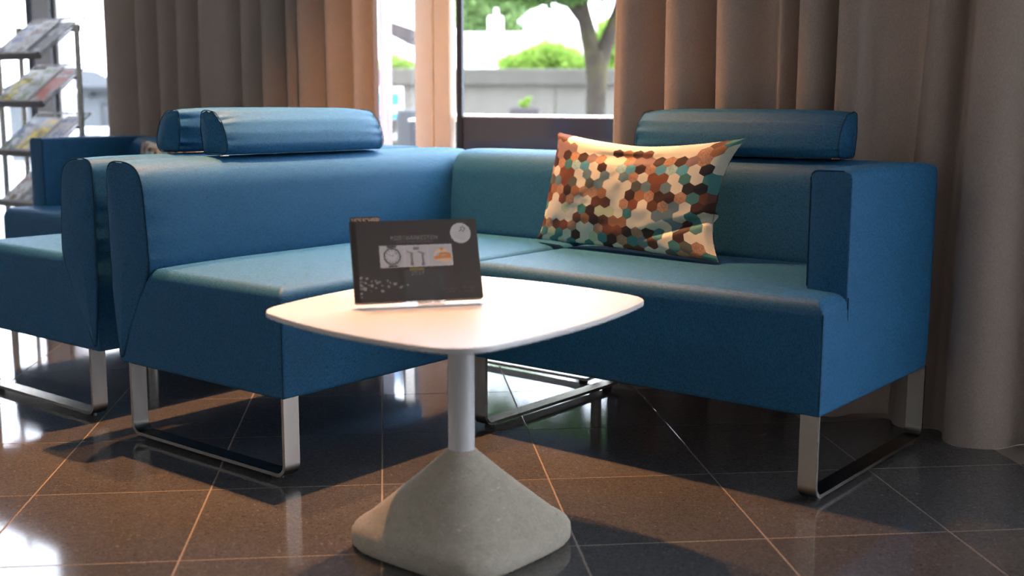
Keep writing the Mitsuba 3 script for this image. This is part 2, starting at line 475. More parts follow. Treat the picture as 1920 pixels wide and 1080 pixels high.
def leg_frame_y(x0, x1, ya, yb):
    """sled frame in a plane along y, the flat bar as wide as x0..x1"""
    r, top = 0.030, HB + 0.003
    arc = lambda cy, rr, a0, a1: [(cy + rr * math.cos(a), 0.010 + r + rr * math.sin(a)) for a in np.linspace(a0, a1, 9)]
    out = [(ya, top)] + arc(ya + r, r, PI, 1.5 * PI) + arc(yb - r, r, 1.5 * PI, 2 * PI) + [(yb, top)]
    inn = [(ya + 0.008, top)] + arc(ya + r, r - 0.008, PI, 1.5 * PI) + arc(yb - r, r - 0.008, 1.5 * PI, 2 * PI) + [(yb - 0.008, top)]
    o, i_ = np.array(out), np.array(inn)
    sec = lambda q, x: np.c_[np.full(len(q), x), q]
    n = len(o)
    verts = np.vstack([sec(o, x0), sec(i_, x0), sec(o, x1), sec(i_, x1)])
    F_ = []
    for k in range(n - 1):
        for a, b in ((0, 1), (3, 2)):
            F_ += [[a * n + k, b * n + k, b * n + k + 1], [a * n + k, b * n + k + 1, a * n + k + 1]]
        for a, b in ((2, 0), (1, 3)):
            F_ += [[a * n + k, b * n + k, b * n + k + 1], [a * n + k, b * n + k + 1, a * n + k + 1]]
    for k, fl in ((0, 0), (n - 1, 1)):
        q = [k, n + k, 3 * n + k, 2 * n + k]
        F_ += [[q[0], q[2], q[1]], [q[0], q[3], q[2]]] if fl == 0 else [[q[0], q[1], q[2]], [q[0], q[2], q[3]]]
    m = trimesh.Trimesh(verts, F_, process=False)
    trimesh.repair.fix_normals(m)
    return fix(m)

def leg_frame_x(y0, y1, xa, xb):
    m = leg_frame_y(y0, y1, xa, xb)
    v = np.array(m.vertices)
    return fix(trimesh.Trimesh(np.c_[v[:, 1], v[:, 0], v[:, 2]], np.array(m.faces), process=False))


def pad(x, y):
    return cyl(x, y, 0.0, 0.0105, 0.013, 20, 0.012)


def long_sofa(M, label):
    """the bench with a long back and the corner seat; M maps a mesh to its place"""
    t = thing('sofa', label, 'sofa', None)
    obj('seat', M(seat_block(XB, XF, YN, YF)), 'mat_fabric', t, smooth=40)
    obj('backrest', M(fix(side(loft(back_extrude(YN - 0.004, YF + 0.003, seed=2))))), 'mat_fabric', t, smooth=45)
    b = obj('backrest', M(fix(swap(loft(back_extrude(XB + 0.139, XF - 0.005, pucker=False, seed=3))))), 'mat_fabric', t, smooth=45)
    v = outline_tube(YN - 0.0005, -0.0005)
    obj('seam', M(fix(side(tube(v, 0.0016, 6, True)))), 'mat_thread', t)
    z = np.linspace(HB + 0.004, HS - 0.034, 12)
    obj('seam', M(tube(np.c_[np.full(12, XF - 0.001), np.full(12, YN + 0.0005), z], 0.0013, 6)), 'mat_thread', t)
    for ya in (YN, YF - 0.042):
        k = obj('leg_frame', M(leg_frame_x(ya, ya + 0.042, XB + 0.040, XF)), 'mat_steel', t, smooth=35)
        for xx in (XB + 0.085, XF - 0.050):
            obj('foot_pad', M(pad(xx, ya + 0.021)), 'mat_rubber', k, smooth=30)
    return t


def arm_mesh():
    """box arm at the right end with rounded top, swept along y"""
    p = resample(np.array(sbox(-0.0935, 0.30, -0.0005, 0.676).buffer(-0.016).buffer(0.016, quad_segs=8).exterior.coords)[:-1], 100)
    if not Polygon(p).exterior.is_ccw:
        p = p[::-1]
    y0, y1 = 0.117, 0.56
    rings = []
    for y, d in ((y0, 0.006), (y0 + 0.001, 0.003), (y0 + 0.004, 0.0006)) + tuple((y, -0.002 * math.sin(PI * (y - y0) / (y1 - y0))) for y in np.linspace(y0 + 0.02, y1, 16)):
        q = inset(p, d)
        q[:, 0] = np.minimum(q[:, 0], 0.0006)
        rings.append(np.c_[q[:, 0], np.full(len(q), y), q[:, 1]])
    r0, c = rings[0], rings[0].mean(0)
    caps = []
    for s in (0.3, 0.6, 0.85):
        q = c + (r0 - c) * s
        q[:, 1] = y0 - 0.003 * (1 - s ** 2)
        caps.append(q)
    return fix(loft(caps + rings)), p, y0


def arm_sofa(M, label):
    t = thing('sofa', label, 'sofa', None)
    obj('seat', M(seat_block(XF + 0.008, 0.0, 0.0, YF)), 'mat_fabric', t, smooth=40)
    obj('backrest', M(fix(swap(loft(back_extrude(XF + 0.006, -0.003, pucker=False, seed=5))))), 'mat_fabric', t, smooth=45)
    a, p, y0 = arm_mesh()
    a = obj('armrest', M(a), 'mat_fabric', t, smooth=45)
    q = inset(p, 0.0008)
    q = q[q[:, 1] > 0.424]
    q = q[np.argsort(np.unwrap(np.arctan2(q[:, 1] - 0.5, q[:, 0] + 0.047) % (2 * PI) + 0))]
    ang = (np.arctan2(q[:, 1] - 0.42, q[:, 0] + 0.047)) % (2 * PI)
    q = q[np.argsort(ang)]
    q = np.vstack([q[(q[:, 1] > 0.6) & (q[:, 0] < -0.012)], q[(q[:, 1] <= 0.66) & (q[:, 0] < -0.05)]])
    q = np.array(sorted(set(map(tuple, q)), key=lambda c: math.atan2(c[1] - 0.42, c[0] + 0.047)))
    obj('seam', M(tube(np.c_[q[:, 0], np.full(len(q), y0 + 0.0015), q[:, 1]], 0.0015, 6)), 'mat_thread', a)
    z = np.linspace(HB + 0.004, HS - 0.034, 12)
    obj('seam', M(tube(np.c_[np.full(12, -0.0008), np.full(12, 0.0008), z], 0.0013, 6)), 'mat_thread', t)
    z = np.linspace(0.368, 0.416, 8)
    obj('seam', M(tube(np.c_[np.full(8, 0.0012), np.full(8, 0.1165), z], 0.0015, 6)), 'mat_thread', t)
    for xa in (-0.040, XF + 0.026):
        k = obj('leg_frame', M(leg_frame_y(xa, xa + 0.040, 0.0, YF)), 'mat_steel', t, smooth=35)
        for yy in (0.040, YF - 0.040):
            obj('foot_pad', M(pad(xa + 0.020, yy)), 'mat_rubber', k, smooth=30)
    return t


ident = lambda m: m
MC, MDY = -3.239, 0.028
mirror = lambda m: flip_x(m, MC, MDY)
long_sofa(ident, 'blue armless sofa with a long low back, its end face left of the white table')
arm_sofa(ident, 'blue sofa with a box armrest at its right end, carrying the nearer patterned pillow')
long_sofa(mirror, 'blue armless sofa cut by the left photo edge, back to back with another')
arm_sofa(mirror, 'dark blue sofa with a square armrest in front of the magazine rack, far left')

HEAD = np.array([(0.004, 0.690), (-0.004, 0.742), (0.000, 0.786), (0.018, 0.791), (0.056, 0.786), (0.083, 0.762), (0.098, 0.731), (0.104, 0.702), (0.098, 0.687), (0.085, 0.680), (0.014, 0.680)])
HEADP = softened(resample(np.array(Polygon(HEAD).convex_hull.buffer(-0.006).buffer(0.006, quad_segs=6).exterior.coords)[:-1], 130), 4)
if not Polygon(HEADP).exterior.is_ccw:
    HEADP = HEADP[::-1]


def headrest_rings(l0, l1, seed):
    ls = [(l0, 0.006), (l0 + 0.001, 0.0025), (l0 + 0.004, 0.0), (l0 + 0.008, 0.0), (l0 + 0.013, 0.0)]
    ls += [(x, 0.0) for x in np.linspace(l0 + 0.018, l1 - 0.018, 70)]
    ls += [(l1 - 0.013, 0.0), (l1 - 0.008, 0.0), (l1 - 0.004, 0.0), (l1 - 0.001, 0.0025), (l1, 0.006)]
    rings = []
    for l, d in ls:
        e = min(l - l0, l1 - l)
        g = 0.009 * (1 - math.exp(-e / 0.05))
        q = inset(HEADP, d)
        q = inset(q, -0.7 * g)
        q[:, 1] = np.maximum(q[:, 1], 0.6795)
        w = math.exp(-e / 0.028) * (1 - math.exp(-e / 0.005))
        nn = meshkit.noise(np.c_[HEADP * 95, np.full(len(HEADP), seed * 9.0 + (0 if l < (l0 + l1) / 2 else 4))], seed)
        q = inset(q, 0.011 * w * nn ** 1.5)
        rings.append(np.c_[q[:, 0], np.full(len(q), l), q[:, 1]])

    def end(r, l, sgn, sd):
        c = r.mean(0)
        o = []
        for s in (0.92, 0.8, 0.6, 0.35, 0.12):
            q = c + (r - c) * s
            q[:, 1] = l + sgn * (0.007 * (1 - s ** 2) + 0.004 * (meshkit.noise(q * 55, sd) - 0.5) * (1 - s))
            o.append(q)
        return o
    return end(rings[0], l0, -1, seed)[::-1] + rings + end(rings[-1], l1, 1, seed + 1)


def headrest(place, l0, l1, label, seed, white_seam=False):
    t = thing('headrest_cushion', label, 'headrest')
    obj('cover', place(fix(loft(headrest_rings(l0, l1, seed)))), 'mat_fabric', t, smooth=50)
    for l in (l0 + 0.002, l1 - 0.002):
        q = inset(HEADP, -0.0004)
        obj('piping', place(fix(tube(np.c_[q[:, 0], np.full(len(q), l), q[:, 1]], 0.0013, 6, True))), 'mat_thread', t)
    return t


h1 = headrest(lambda m: fix(side(m)), -0.322, 0.228, 'blue headrest cushion on the long sofa back, nearest in front of the left curtain', 3)
obj('care_tag', bbox(-1.462, -1.448, -0.335, -0.318, 0.6775, 0.6795, 0.0005), 'mat_frame_white', h1, label='small white care tag')
headrest(lambda m: fix(swap(m)), -0.783, -0.203, 'blue headrest cushion behind the patterned pillow, before the right curtain', 6)
headrest(lambda m: mirror(fix(side(m))), -0.322, 0.228, 'blue headrest cushion half hidden behind the nearer one on the left sofa', 8)

# ------------------------------------------------------------------ patterned pillows
PAL = {'C': srgb(230, 208, 176), 'D': srgb(70, 42, 34), 'B': srgb(108, 62, 42), 'R': srgb(128, 70, 46), 'O': srgb(166, 106, 68), 'S': srgb(178, 126, 94), 'T': srgb(74, 122, 112), 'G': srgb(112, 126, 122),
       'L': srgb(172, 190, 172), 'K': srgb(96, 90, 76), 'P': srgb(150, 112, 100), 'E': srgb(206, 200, 152), 'A': srgb(44, 38, 38), 'M': srgb(98, 158, 162)}
ROWS = ['BBCCCCCCCCCCCCCCBT', 'PPPCCCCDODBCCCCSOC', 'BPDSDPSCCSPPDSDPSC', 'DSTLMCDCLMDSMLMCAC', 'SCRRCGCGCGSCRRCTCT', 'KGRKCKGCCCKGRGCAAT', 'DOSDOSSOCCDOSDDSTB', 'RCRSCCBBCSRCBSGCDD',
        'TCCECTDEECTCCGGCTC', 'CCCCBODBOOCCCCGDTC', 'BSBRSCCSRRDSDTCDCC', 'TETCDCETDSTGBCTKSC', 'DCTCTCTCACBBCCKSOT', 'BCDTCOSCDTBCRDCKGC']
PAL = {k_: (np.array(c_) * np.array([0.90, 1.06, 1.22])).clip(0, 0.88).tolist() for k_, c_ in PAL.items()}
table = np.array([[PAL[ch] for ch in row.ljust(18, 'C')] for row in ROWS])
kinds = np.array([[1.0 if ch in 'SL' else 0.0 for ch in row.ljust(18, 'C')] for row in ROWS]).ravel()
TAB = [mi.Float(table[..., c].ravel().tolist()) for c in range(3)] + [mi.Float(kinds.tolist())]
NR = len(ROWS)


def hex_fn(p, n, uv):
    gx, gy = (uv.x - 0.5) * 17.8 + 8.6, (0.5 - uv.y) * 12.4 + 6.0
    r0 = dr.floor(gy)
    best, idx = mi.Float(9.0), mi.UInt32(0)
    for k in (0, 1):
        r = r0 + k
        odd = r - 2 * dr.floor(r / 2)
        c = dr.round(gx - 0.5 * odd)
        dx, dy = gx - 0.5 * odd - c, (gy - r) * 0.866
        d = dx * dx + dy * dy
        i = mi.UInt32(r - NR * dr.floor(r / NR)) * 18 + mi.UInt32(c - 18 * dr.floor(c / 18))
        idx = dr.select(d < best, i, idx)
        best = dr.minimum(d, best)
    col = mi.Color3f(*[dr.gather(mi.Float, TAB[c], idx) for c in range(3)])
    sp = dr.gather(mi.Float, TAB[3], idx)
    grain = noise(uv.x * 420, uv.y * 240, 1.0)
    fine = noise(uv.x * 900, uv.y * 500, 2.0)
    k = 0.93 + 0.14 * fine
    k = dr.select(sp > 0.5, 0.62 + 0.85 * grain, k)
    return col * k


scene['mat_pillow'] = pri(proc(hex_fn), 0.65, 0.3, sheen=0.15)


def pillow(name, corners, thick, label, seed=0, front=(0.55, -0.83, 0.1)):
    """corners: BL, BR, TR, TL of the seam line"""
    N, M_ = 76, 52
    BL, BR, TR, TL = [np.array(c, float) for c in corners]
    nrm = np.cross(BR - BL, TL - BL)
    nrm /= np.linalg.norm(nrm)
    u, v = np.meshgrid(np.linspace(-1, 1, N), np.linspace(-1, 1, M_), indexing='ij')
    # sides drawn in between the corners, the top most of all
    uu = u * np.where(u > 0, 1 - 0.15 * (1 - np.abs(v) ** 2.6), 1 - 0.07 * (1 - np.abs(v) ** 7))
    vv = np.where(v > 0, v * (1 - 0.20 * (1 - np.abs(u) ** 1.6) * v), v * (1 - 0.02 * (1 - u ** 2)))
    s, t = (uu + 1) / 2, (vv + 1) / 2
    P = ((1 - s) * (1 - t))[..., None] * BL + (s * (1 - t))[..., None] * BR + (s * t)[..., None] * TR + ((1 - s) * t)[..., None] * TL
    h = (np.clip(1 - u ** 2, 0, 1) ** 0.42 * np.clip(1 - v ** 2, 0, 1) ** 0.30)
    q = np.stack([u * 2.1, v * 1.4, np.full_like(u, seed)], -1)
    wr = (meshkit.fbm(q * 1.6, 3, seed) - 0.5) * 0.014 * h ** 0.5
    # a fold running in from the lower right corner, a dent under the top edge
    crease = np.exp(-((v + 0.55 - 0.55 * (u - 0.55)) / 0.07) ** 2) * np.clip((u - 0.1) / 0.5, 0, 1) * 0.020
    dent = np.exp(-((v - 0.72) / 0.10) ** 2) * np.exp(-((u + 0.05) / 0.5) ** 2) * 0.010
    edge = np.exp(-((1 - np.abs(u)) / 0.05)) * 0.0
    F = P + nrm * (thick * 0.50 * h * (1 + 0.22 * v) + wr - crease - dent + edge)[..., None]
    Bk = P - nrm * (thick * 0.38 * h + 0.4 * wr)[..., None]
    i, j = np.meshgrid(np.arange(N - 1), np.arange(M_ - 1), indexing='ij')
    a = i * M_ + j
    quads = np.stack([a, a + M_, a + M_ + 1, a + 1], -1).reshape(-1, 4)
    f1 = np.vstack([quads[:, [0, 1, 2]], quads[:, [0, 2, 3]]])
    uv = np.stack([(u + 1) / 2, (v + 1) / 2], -1).reshape(-1, 2)
    verts = np.vstack([F.reshape(-1, 3), Bk.reshape(-1, 3)])
    m = trimesh.Trimesh(verts, np.vstack([f1, f1[:, ::-1] + N * M_]), process=False)
    k = thing(name, label, 'pillow')
    obj('cover', m, 'mat_pillow', k, smooth=True, uv=np.vstack([uv, np.c_[1 - uv[:, 0], uv[:, 1]]]))
    return k


pl = pillow('patterned_pillow', [(-1.035, 0.405, 0.437), (-0.400, 0.296, 0.437), (-0.393, 0.402, 0.728), (-0.950, 0.385, 0.734)], 0.125, 'pillow with a brown, cream and teal hexagon print leaning on the blue sofa back', 4)
t0 = np.array([-0.446, 0.300, 0.437])
pillow('patterned_pillow', [(-2.52, 0.33, 0.445), (-2.94, 0.33, 0.445), (-2.93, 0.43, 0.672), (-2.52, 0.43, 0.672)][::1], 0.10, 'second hexagon print pillow, mostly hidden behind the left sofa backs', 9)

# ------------------------------------------------------------------ coffee table
TX, TY, TZ = -0.428, -0.6015, 0.450


def squircle(cx, cy, a, b, n, rot, z, N=160):
    t = np.linspace(0, 2 * PI, N, endpoint=False)
    c, s = np.cos(t), np.sin(t)
    r = (np.abs(c / a) ** n + np.abs(s / b) ** n) ** (-1 / n)
    x, y = r * c, r * s
    C, S = math.cos(rot), math.sin(rot)
    return np.stack([cx + C * x - S * y, cy + S * x + C * y, np.full(N, z)], 1)


t = thing('coffee_table', 'low table with a rounded white top on a grey pole and concrete pyramid foot', 'table')
corner = np.array([(-0.6657, -0.8682), (-0.1605, -0.9001), (-0.2046, -0.3208), (-0.6954, -0.3171)])
edge = []
for a_, b_ in zip(corner, np.roll(corner, -1, 0)):       # bowed sides, rounded corners
    tt = np.linspace(0, 1, 50, endpoint=False)
    nn_ = np.array([(b_ - a_)[1], -(b_ - a_)[0]]) / np.linalg.norm(b_ - a_)
    edge += (a_ + (b_ - a_) * tt[:, None] + nn_ * (4 * 0.0335 * tt * (1 - tt))[:, None]).tolist()
top = resample(np.array(Polygon(edge).buffer(-0.082).buffer(0.082, quad_segs=20).exterior.coords)[:-1], 240)
if not Polygon(top).exterior.is_ccw:
    top = top[::-1]
TH = 0.0105
prof = [(0.05, TZ - TH), (0.0025, TZ - TH), (0.0007, TZ - TH + 0.001), (0.0, TZ - TH + 0.0025), (0.0, TZ - 0.003), (0.0007, TZ - 0.001), (0.0025, TZ), (0.05, TZ)]
obj('table_top', loft([np.c_[inset(top, d), np.full(240, z)] for d, z in prof]), 'mat_tabletop', t, smooth=35)
obj('pole', cat(cyl(TX, TY, 0.16, TZ - TH, 0.0245, 48)), 'mat_pole', t, smooth=30)
obj('mounting_plate', bbox(TX - 0.07, TX + 0.07, TY - 0.07, TY + 0.07, TZ - 0.016, TZ - TH, 0.002), 'mat_frame_grey', t)
rings = []
BA, BN, BR_ = 0.173, 3.93, -0.012
for z, a, n in ((0.0, BA - 0.012, BN), (0.003, BA - 0.006, BN), (0.010, BA - 0.001, BN), (0.022, BA, BN), (0.034, BA - 0.001, BN), (0.042, BA - 0.005, BN), (0.049, BA - 0.012, 3.8), (0.056, BA - 0.022, 3.7)):
    rings.append(squircle(TX, TY, a, a, n, BR_, z))
zt = 0.181
for s in np.linspace(0.06, 1, 14):
    a = (BA - 0.022) + (0.026 - BA + 0.022) * s
    rings.append(squircle(TX, TY, a, a, 3.7 - 1.7 * s, BR_, 0.056 + (zt - 0.056) * s))
rings.append(squircle(TX, TY, 0.020, 0.020, 2, BR_, zt + 0.001))
obj('foot', loft(rings), 'mat_base', t, smooth=40)

# ------------------------------------------------------------------ catalogue in its stand
lx, ly, BW, BH, TILT, BYAW = -0.565, -0.7335, 0.2353, 0.1512, 0.3916, 0.9603
eu = np.array([math.cos(BYAW), math.sin(BYAW), 0])
en0 = np.array([math.sin(BYAW), -math.cos(BYAW), 0])
ev = np.array([0, 0, math.cos(TILT)]) - math.sin(TILT) * en0
en = np.cross(eu, ev)
O = np.array([lx, ly, TZ + 0.0100]) + 0.018 * en0 + np.array([0.0079, -0.0116, 0])


def onbook(m):
    v = np.array(m.vertices)
    return trimesh.Trimesh(O + v[:, :1] * eu + v[:, 1:2] * ev + v[:, 2:3] * en, np.array(m.faces), process=False)


def flat(poly, z, d=0.0002):
    gs = getattr(poly, 'geoms', [poly])
    return onbook(trimesh.creation.extrude_polygon(gs[0], d, engine='earcut').apply_translation((0, 0, z))) if len(gs) == 1 else onbook(cat(*[trimesh.creation.extrude_polygon(g, d, engine='earcut').apply_translation((0, 0, z)) for g in gs]))


def text(s, h, x, y, w=None, bold=False, z=0.0002):
    m = meshkit.text_mesh(s, h, 0.00015, bold)
    ext = m.bounds
    if w:
        m.apply_scale([w / (ext[1][0] - ext[0][0]), 1, 1])
    m.apply_translation((x - m.bounds[0][0], y, z))
    return onbook(m)


scene['mat_cover'] = pri((0.060, 0.052, 0.045), 0.42, 0.5)
scene['mat_spine'] = pri((0.035, 0.028, 0.025), 0.35, 0.5)
scene['mat_paper'] = pri((0.80, 0.78, 0.74), 0.7, 0.3)
scene['mat_print_grey'] = pri((0.27, 0.26, 0.25), 0.5)
scene['mat_print_dim'] = pri((0.115, 0.105, 0.095), 0.5)
scene['mat_print_white'] = pri((0.60, 0.58, 0.57), 0.5)
scene['mat_print_pic'] = pri((0.52, 0.50, 0.49), 0.5)
scene['mat_print_dark'] = pri((0.05, 0.055, 0.06), 0.5)
scene['mat_print_mid'] = pri((0.20, 0.20, 0.20), 0.5)
scene['mat_print_orange'] = pri((0.62, 0.24, 0.07), 0.5)
scene['mat_print_peach'] = pri((0.75, 0.55, 0.38), 0.5)
scene['mat_print_gold'] = pri((0.20, 0.15, 0.03), 0.5)
b = thing('catalogue', 'dark grey landscape jewellery catalogue titled KOSTBARKEITEN standing on the white table', 'book')
cov = obj('front_cover', onbook(trimesh.convex.convex_hull(np.array([[x, y, z] for x, y in np.array(sbox(0.012, 0, BW, BH).buffer(-0.003).buffer(0.003).exterior.coords) for z in (-0.0015, 0)]))), 'mat_cover', b)
obj('back_cover', onbook(trimesh.convex.convex_hull(np.array([[x, y, z] for x, y in np.array(sbox(0.002, 0, BW, BH).buffer(-0.003).buffer(0.003).exterior.coords) for z in (-0.0125, -0.011)]))), 'mat_cover', b)
obj('pages', onbook(box(0.006, BW - 0.002, 0.0015, BH - 0.0015, -0.011, -0.0015)), 'mat_paper', b, label='white page block')
aa = np.linspace(PI / 2, PI * 1.5, 9)
sp = np.array([(0.013, -0.0)] + [(0.007 + 0.0062 * math.cos(q), -0.00625 + 0.00625 * math.sin(q)) for q in aa] + [(0.013, -0.0125), (0.0115, -0.011), (0.0115, -0.0015)])
spm = trimesh.creation.extrude_polygon(Polygon(sp).buffer(0), BH, engine='earcut')
vv = np.array(spm.vertices)
obj('spine', onbook(fix(trimesh.Trimesh(np.c_[vv[:, 0], vv[:, 2], vv[:, 1]], spm.faces, process=False))), 'mat_spine', b, smooth=30)


def bk(px, py):      # a spot of the cover given on a close-up of it (1571 wide crop of the photo), to cover units
    # bilinear inverse by a homography from the cover's corners
    q = HOM @ np.array([px, py, 1.0])
    return q[0] / q[2], q[1] / q[2]


src = [(222, 938), (1392, 882), (1316, 170), (180, 205)]
dst = [(0.0, 0.0), (BW, 0.0), (BW, BH), (0.0, BH)]
Amat, bvec = [], []
for (x, y), (X, Y) in zip(src, dst):
    Amat += [[x, y, 1, 0, 0, 0, -X * x, -X * y], [0, 0, 0, x, y, 1, -Y * x, -Y * y]]
    bvec += [X, Y]
HOM = np.append(np.linalg.solve(np.array(Amat), np.array(bvec)), 1.0).reshape(3, 3)


def quad(*pts):
    return Polygon([bk(*p) for p in pts])


x0, y0 = bk(556, 368)
x1, _ = bk(972, 352)
obj('title', text('KOSTBARKEITEN', 0.0075, x0, y0, x1 - x0), 'mat_print_grey', cov, label='grey title KOSTBARKEITEN')
x0, y0 = bk(600, 390)
x1, _ = bk(935, 376)
dashes = [sbox(x0 + (x1 - x0) * a, y0, x0 + (x1 - x0) * c, y0 + 0.0022) for a, c in ((0, .18), (.2, .26), (.3, .52), (.56, .74), (.76, 1))]
obj('subtitle', cat(*[flat(d, 0.0002) for d in dashes]), 'mat_print_dim', cov)
pic = obj('picture_strip', flat(quad((460, 618), (1118, 588), (1098, 396), (446, 420)), 0.0003, 0.0002), 'mat_print_white', cov, label='white strip of three pictures')
for a, c in ((0.012, 0.335), (0.350, 0.655), (0.670, 0.985)):
    g = quad((460, 618), (1118, 588), (1098, 396), (446, 420)).bounds
    w, h = g[2] - g[0], g[3] - g[1]
    obj('picture', flat(sbox(g[0] + w * a, g[1] + h * 0.06, g[0] + w * c, g[3] - h * 0.05), 0.0005, 0.0001), 'mat_print_pic', pic)
sc = 0.2353 / 1170
cx, cy = bk(566, 512)
Z1 = 0.0006
watch = [(Point(cx, cy).buffer(78 * sc), 'mat_print_dark'), (Point(cx, cy).buffer(66 * sc), 'mat_print_white')]
parts_dark = [sbox(cx - 42 * sc, cy + 80 * sc, cx + 42 * sc, cy + 98 * sc), sbox(cx - 40 * sc, cy - 98 * sc, cx + 42 * sc, cy - 84 * sc)]
ring_ = Point(cx, cy).buffer(78 * sc).difference(Point(cx, cy).buffer(66 * sc))
obj('picture_print', cat(flat(ring_, Z1), *[flat(q, Z1) for q in parts_dark]), 'mat_print_dark', pic)
ticks = []
for k in range(12):
    a = k * PI / 6
    ticks.append(affinity.translate(affinity.rotate(sbox(-4 * sc, 44 * sc, 4 * sc, 62 * sc), -math.degrees(a), origin=(0, 0)), cx, cy))
hands = [affinity.translate(affinity.rotate(sbox(-3 * sc, 0, 3 * sc, L_ * sc), -dg, origin=(0, 0)), cx, cy) for L_, dg in ((44, 300), (56, 50))]
obj('picture_print', cat(flat(Point(cx, cy).buffer(66 * sc), Z1, 0.0001)), 'mat_print_white', pic)
obj('picture_print', cat(*[flat(q, Z1 + 0.0001, 0.0001) for q in ticks + hands]), 'mat_print_mid', pic)
ear = []
for ox in (742, 842):
    ex, ey = bk(ox, 520)
    ear += [sbox(ex - 9 * sc, ey - 50 * sc, ex + 9 * sc, ey + 40 * sc), Point(ex, ey - 60 * sc).buffer(17 * sc), affinity.rotate(sbox(ex - 46 * sc, ey + 42 * sc, ex + 20 * sc, ey + 52 * sc), -18)]
ex, ey = bk(780, 440)
ear += [affinity.scale(Point(ex, ey).buffer(30 * sc), 1, 0.45), Point(ex, ey + 2 * sc).buffer(9 * sc)]
obj('picture_print', cat(*[flat(q, Z1) for q in ear]), 'mat_print_mid', pic)
ex, ey = bk(1010, 500)
r1 = affinity.rotate(affinity.scale(Point(ex - 5 * sc, ey + 6 * sc).buffer(62 * sc), 1.15, 0.9), 25)
obj('picture_print', flat(r1.difference(affinity.scale(Point(ex - 8 * sc, ey).buffer(38 * sc), 1.2, 0.8)), Z1), 'mat_print_peach', pic)
obj('picture_print', cat(flat(affinity.rotate(sbox(ex - 70 * sc, ey - 30 * sc, ex + 86 * sc, ey - 2 * sc), 4), Z1 + 0.0002), flat(affinity.scale(Point(ex + 30 * sc, ey - 2 * sc).buffer(58 * sc), 1.0, 0.55).difference(Point(ex + 20 * sc, ey - 30 * sc).buffer(40 * sc)), Z1 + 0.0002), flat(Point(ex + 4 * sc, ey + 60 * sc).buffer(16 * sc), Z1 + 0.0002)), 'mat_print_orange', pic)
obj('picture_print', flat(affinity.scale(Point(ex + 40 * sc, ey - 48 * sc).buffer(60 * sc), 1.0, 0.33), Z1 + 0.0004), 'mat_print_peach', pic)
cx, cy = bk(1180, 300)
stk = obj('sticker', flat(Point(cx, cy).buffer(0.0195), 0.0003, 0.0003), 'mat_print_white', cov, label='round white sticker')
pr = []
for k, (dx, dy) in enumerate(((10, 70), (35, 82), (55, 60), (18, 45), (30, 20), (-5, 28), (48, 36))):
    pr.append(Point(cx + dx * sc * 0.75, cy + dy * sc * 0.75).buffer(7 * sc))
for (ax, ay), (bx, by) in (((10, 70), (35, 82)), ((35, 82), (55, 60)), ((10, 70), (18, 45)), ((18, 45), (-5, 28)), ((55, 60), (48, 36)), ((48, 36), (30, 20))):
    pr.append(LineString([(cx + ax * sc * .75, cy + ay * sc * .75), (cx + bx * sc * .75, cy + by * sc * .75)]).buffer(2.5 * sc))
obj('sticker_print', cat(*[flat(q, 0.0007) for q in pr]), 'mat_print_mid', stk)
for q, wd in ((8, 80), (-12, 104), (-34, 130), (-52, 110)):
    lx0 = cx - wd * sc / 2
    obj('sticker_print', flat(affinity.rotate(sbox(lx0, cy + q * sc - 3 * sc, lx0 + wd * sc, cy + q * sc + 3 * sc), -20, origin=(cx, cy)), 0.0007), 'mat_print_pic', stk)
x0, y0 = bk(742, 676)
x1, _ = bk(856, 668)
obj('year_print', text('2019', 0.0058, x0, y0, x1 - x0), 'mat_print_grey', cov)
obj('year_print', flat(quad((720, 640), (855, 634), (852, 608), (718, 614)), 0.0002), 'mat_print_gold', cov)
r2 = np.random.default_rng(5)
pts = [(282, 708, 24), (335, 712, 18), (288, 778, 19), (318, 808, 30), (382, 778, 24), (322, 752, 15), (378, 738, 12), (414, 732, 13), (430, 750, 18), (452, 740, 12), (474, 776, 11), (416, 796, 12), (476, 826, 22), (520, 730, 14), (545, 748, 12),
       (592, 758, 22), (532, 782, 16), (640, 790, 18), (655, 778, 12), (704, 768, 13), (262, 742, 12), (246, 770, 12), (262, 850, 16), (240, 884, 14), (372, 822, 9), (350, 770, 9), (300, 742, 10), (245, 806, 15)]
bl = []
for x, y, r in pts:
    X, Y = bk(x, y)
    X = max(X, 0.013)
    n_ = int(r2.integers(5, 8))
    an = np.sort(r2.uniform(0, 2 * PI, n_)) if False else np.arange(n_) * 2 * PI / n_ + r2.uniform(0, 1)
    rr = r * sc * r2.uniform(0.6, 1.0, n_)
    bl.append(flat(Polygon(np.c_[X + rr * np.cos(an), Y + rr * np.sin(an) * 0.85]), 0.0002))
obj('petal_print', cat(*bl), 'mat_print_grey', cov)
scr = []
for (xa, xb, ya) in ((1010, 1160, 812), (1205, 1315, 798)):
    u_ = np.linspace(0, 1, 46)
    q = [bk(xa + (xb - xa) * k, ya - 12 - 13 * math.sin(k * 34) * (0.55 + 0.45 * math.sin(k * 9 + 1))) for k in u_]
    scr.append(flat(LineString(q).buffer(0.00038), 0.0002))
obj('script_print', cat(*scr), 'mat_print_dim', cov)
for xa, xb, ya in ((1050, 1140, 832), (1165, 1185, 830), (1215, 1300, 822)):
    (xx, yy), (xc, _) = bk(xa, ya), bk(xb, ya)
    obj('script_print', flat(sbox(xx, yy, xc, yy + 0.0011), 0.0002), 'mat_print_dim', cov)
# the voucher tab behind its top left corner
v = thing('voucher_card', 'brown card lettered VOUCHER showing above the top left corner of the catalogue', 'card')
v0 = bk(196, 205)[0] + 0.001
v1 = bk(470, 190)[0]
vc = obj('card', onbook(box(v0, v1, 0.02, BH + 0.0120, -0.0149, -0.0139)), 'mat_cover', v)
obj('card_print', text('VOUCHER', 0.0085, v0 + 0.003, BH + 0.0010, v1 - v0 - 0.004, True, -0.0139), 'mat_print_peach', vc)
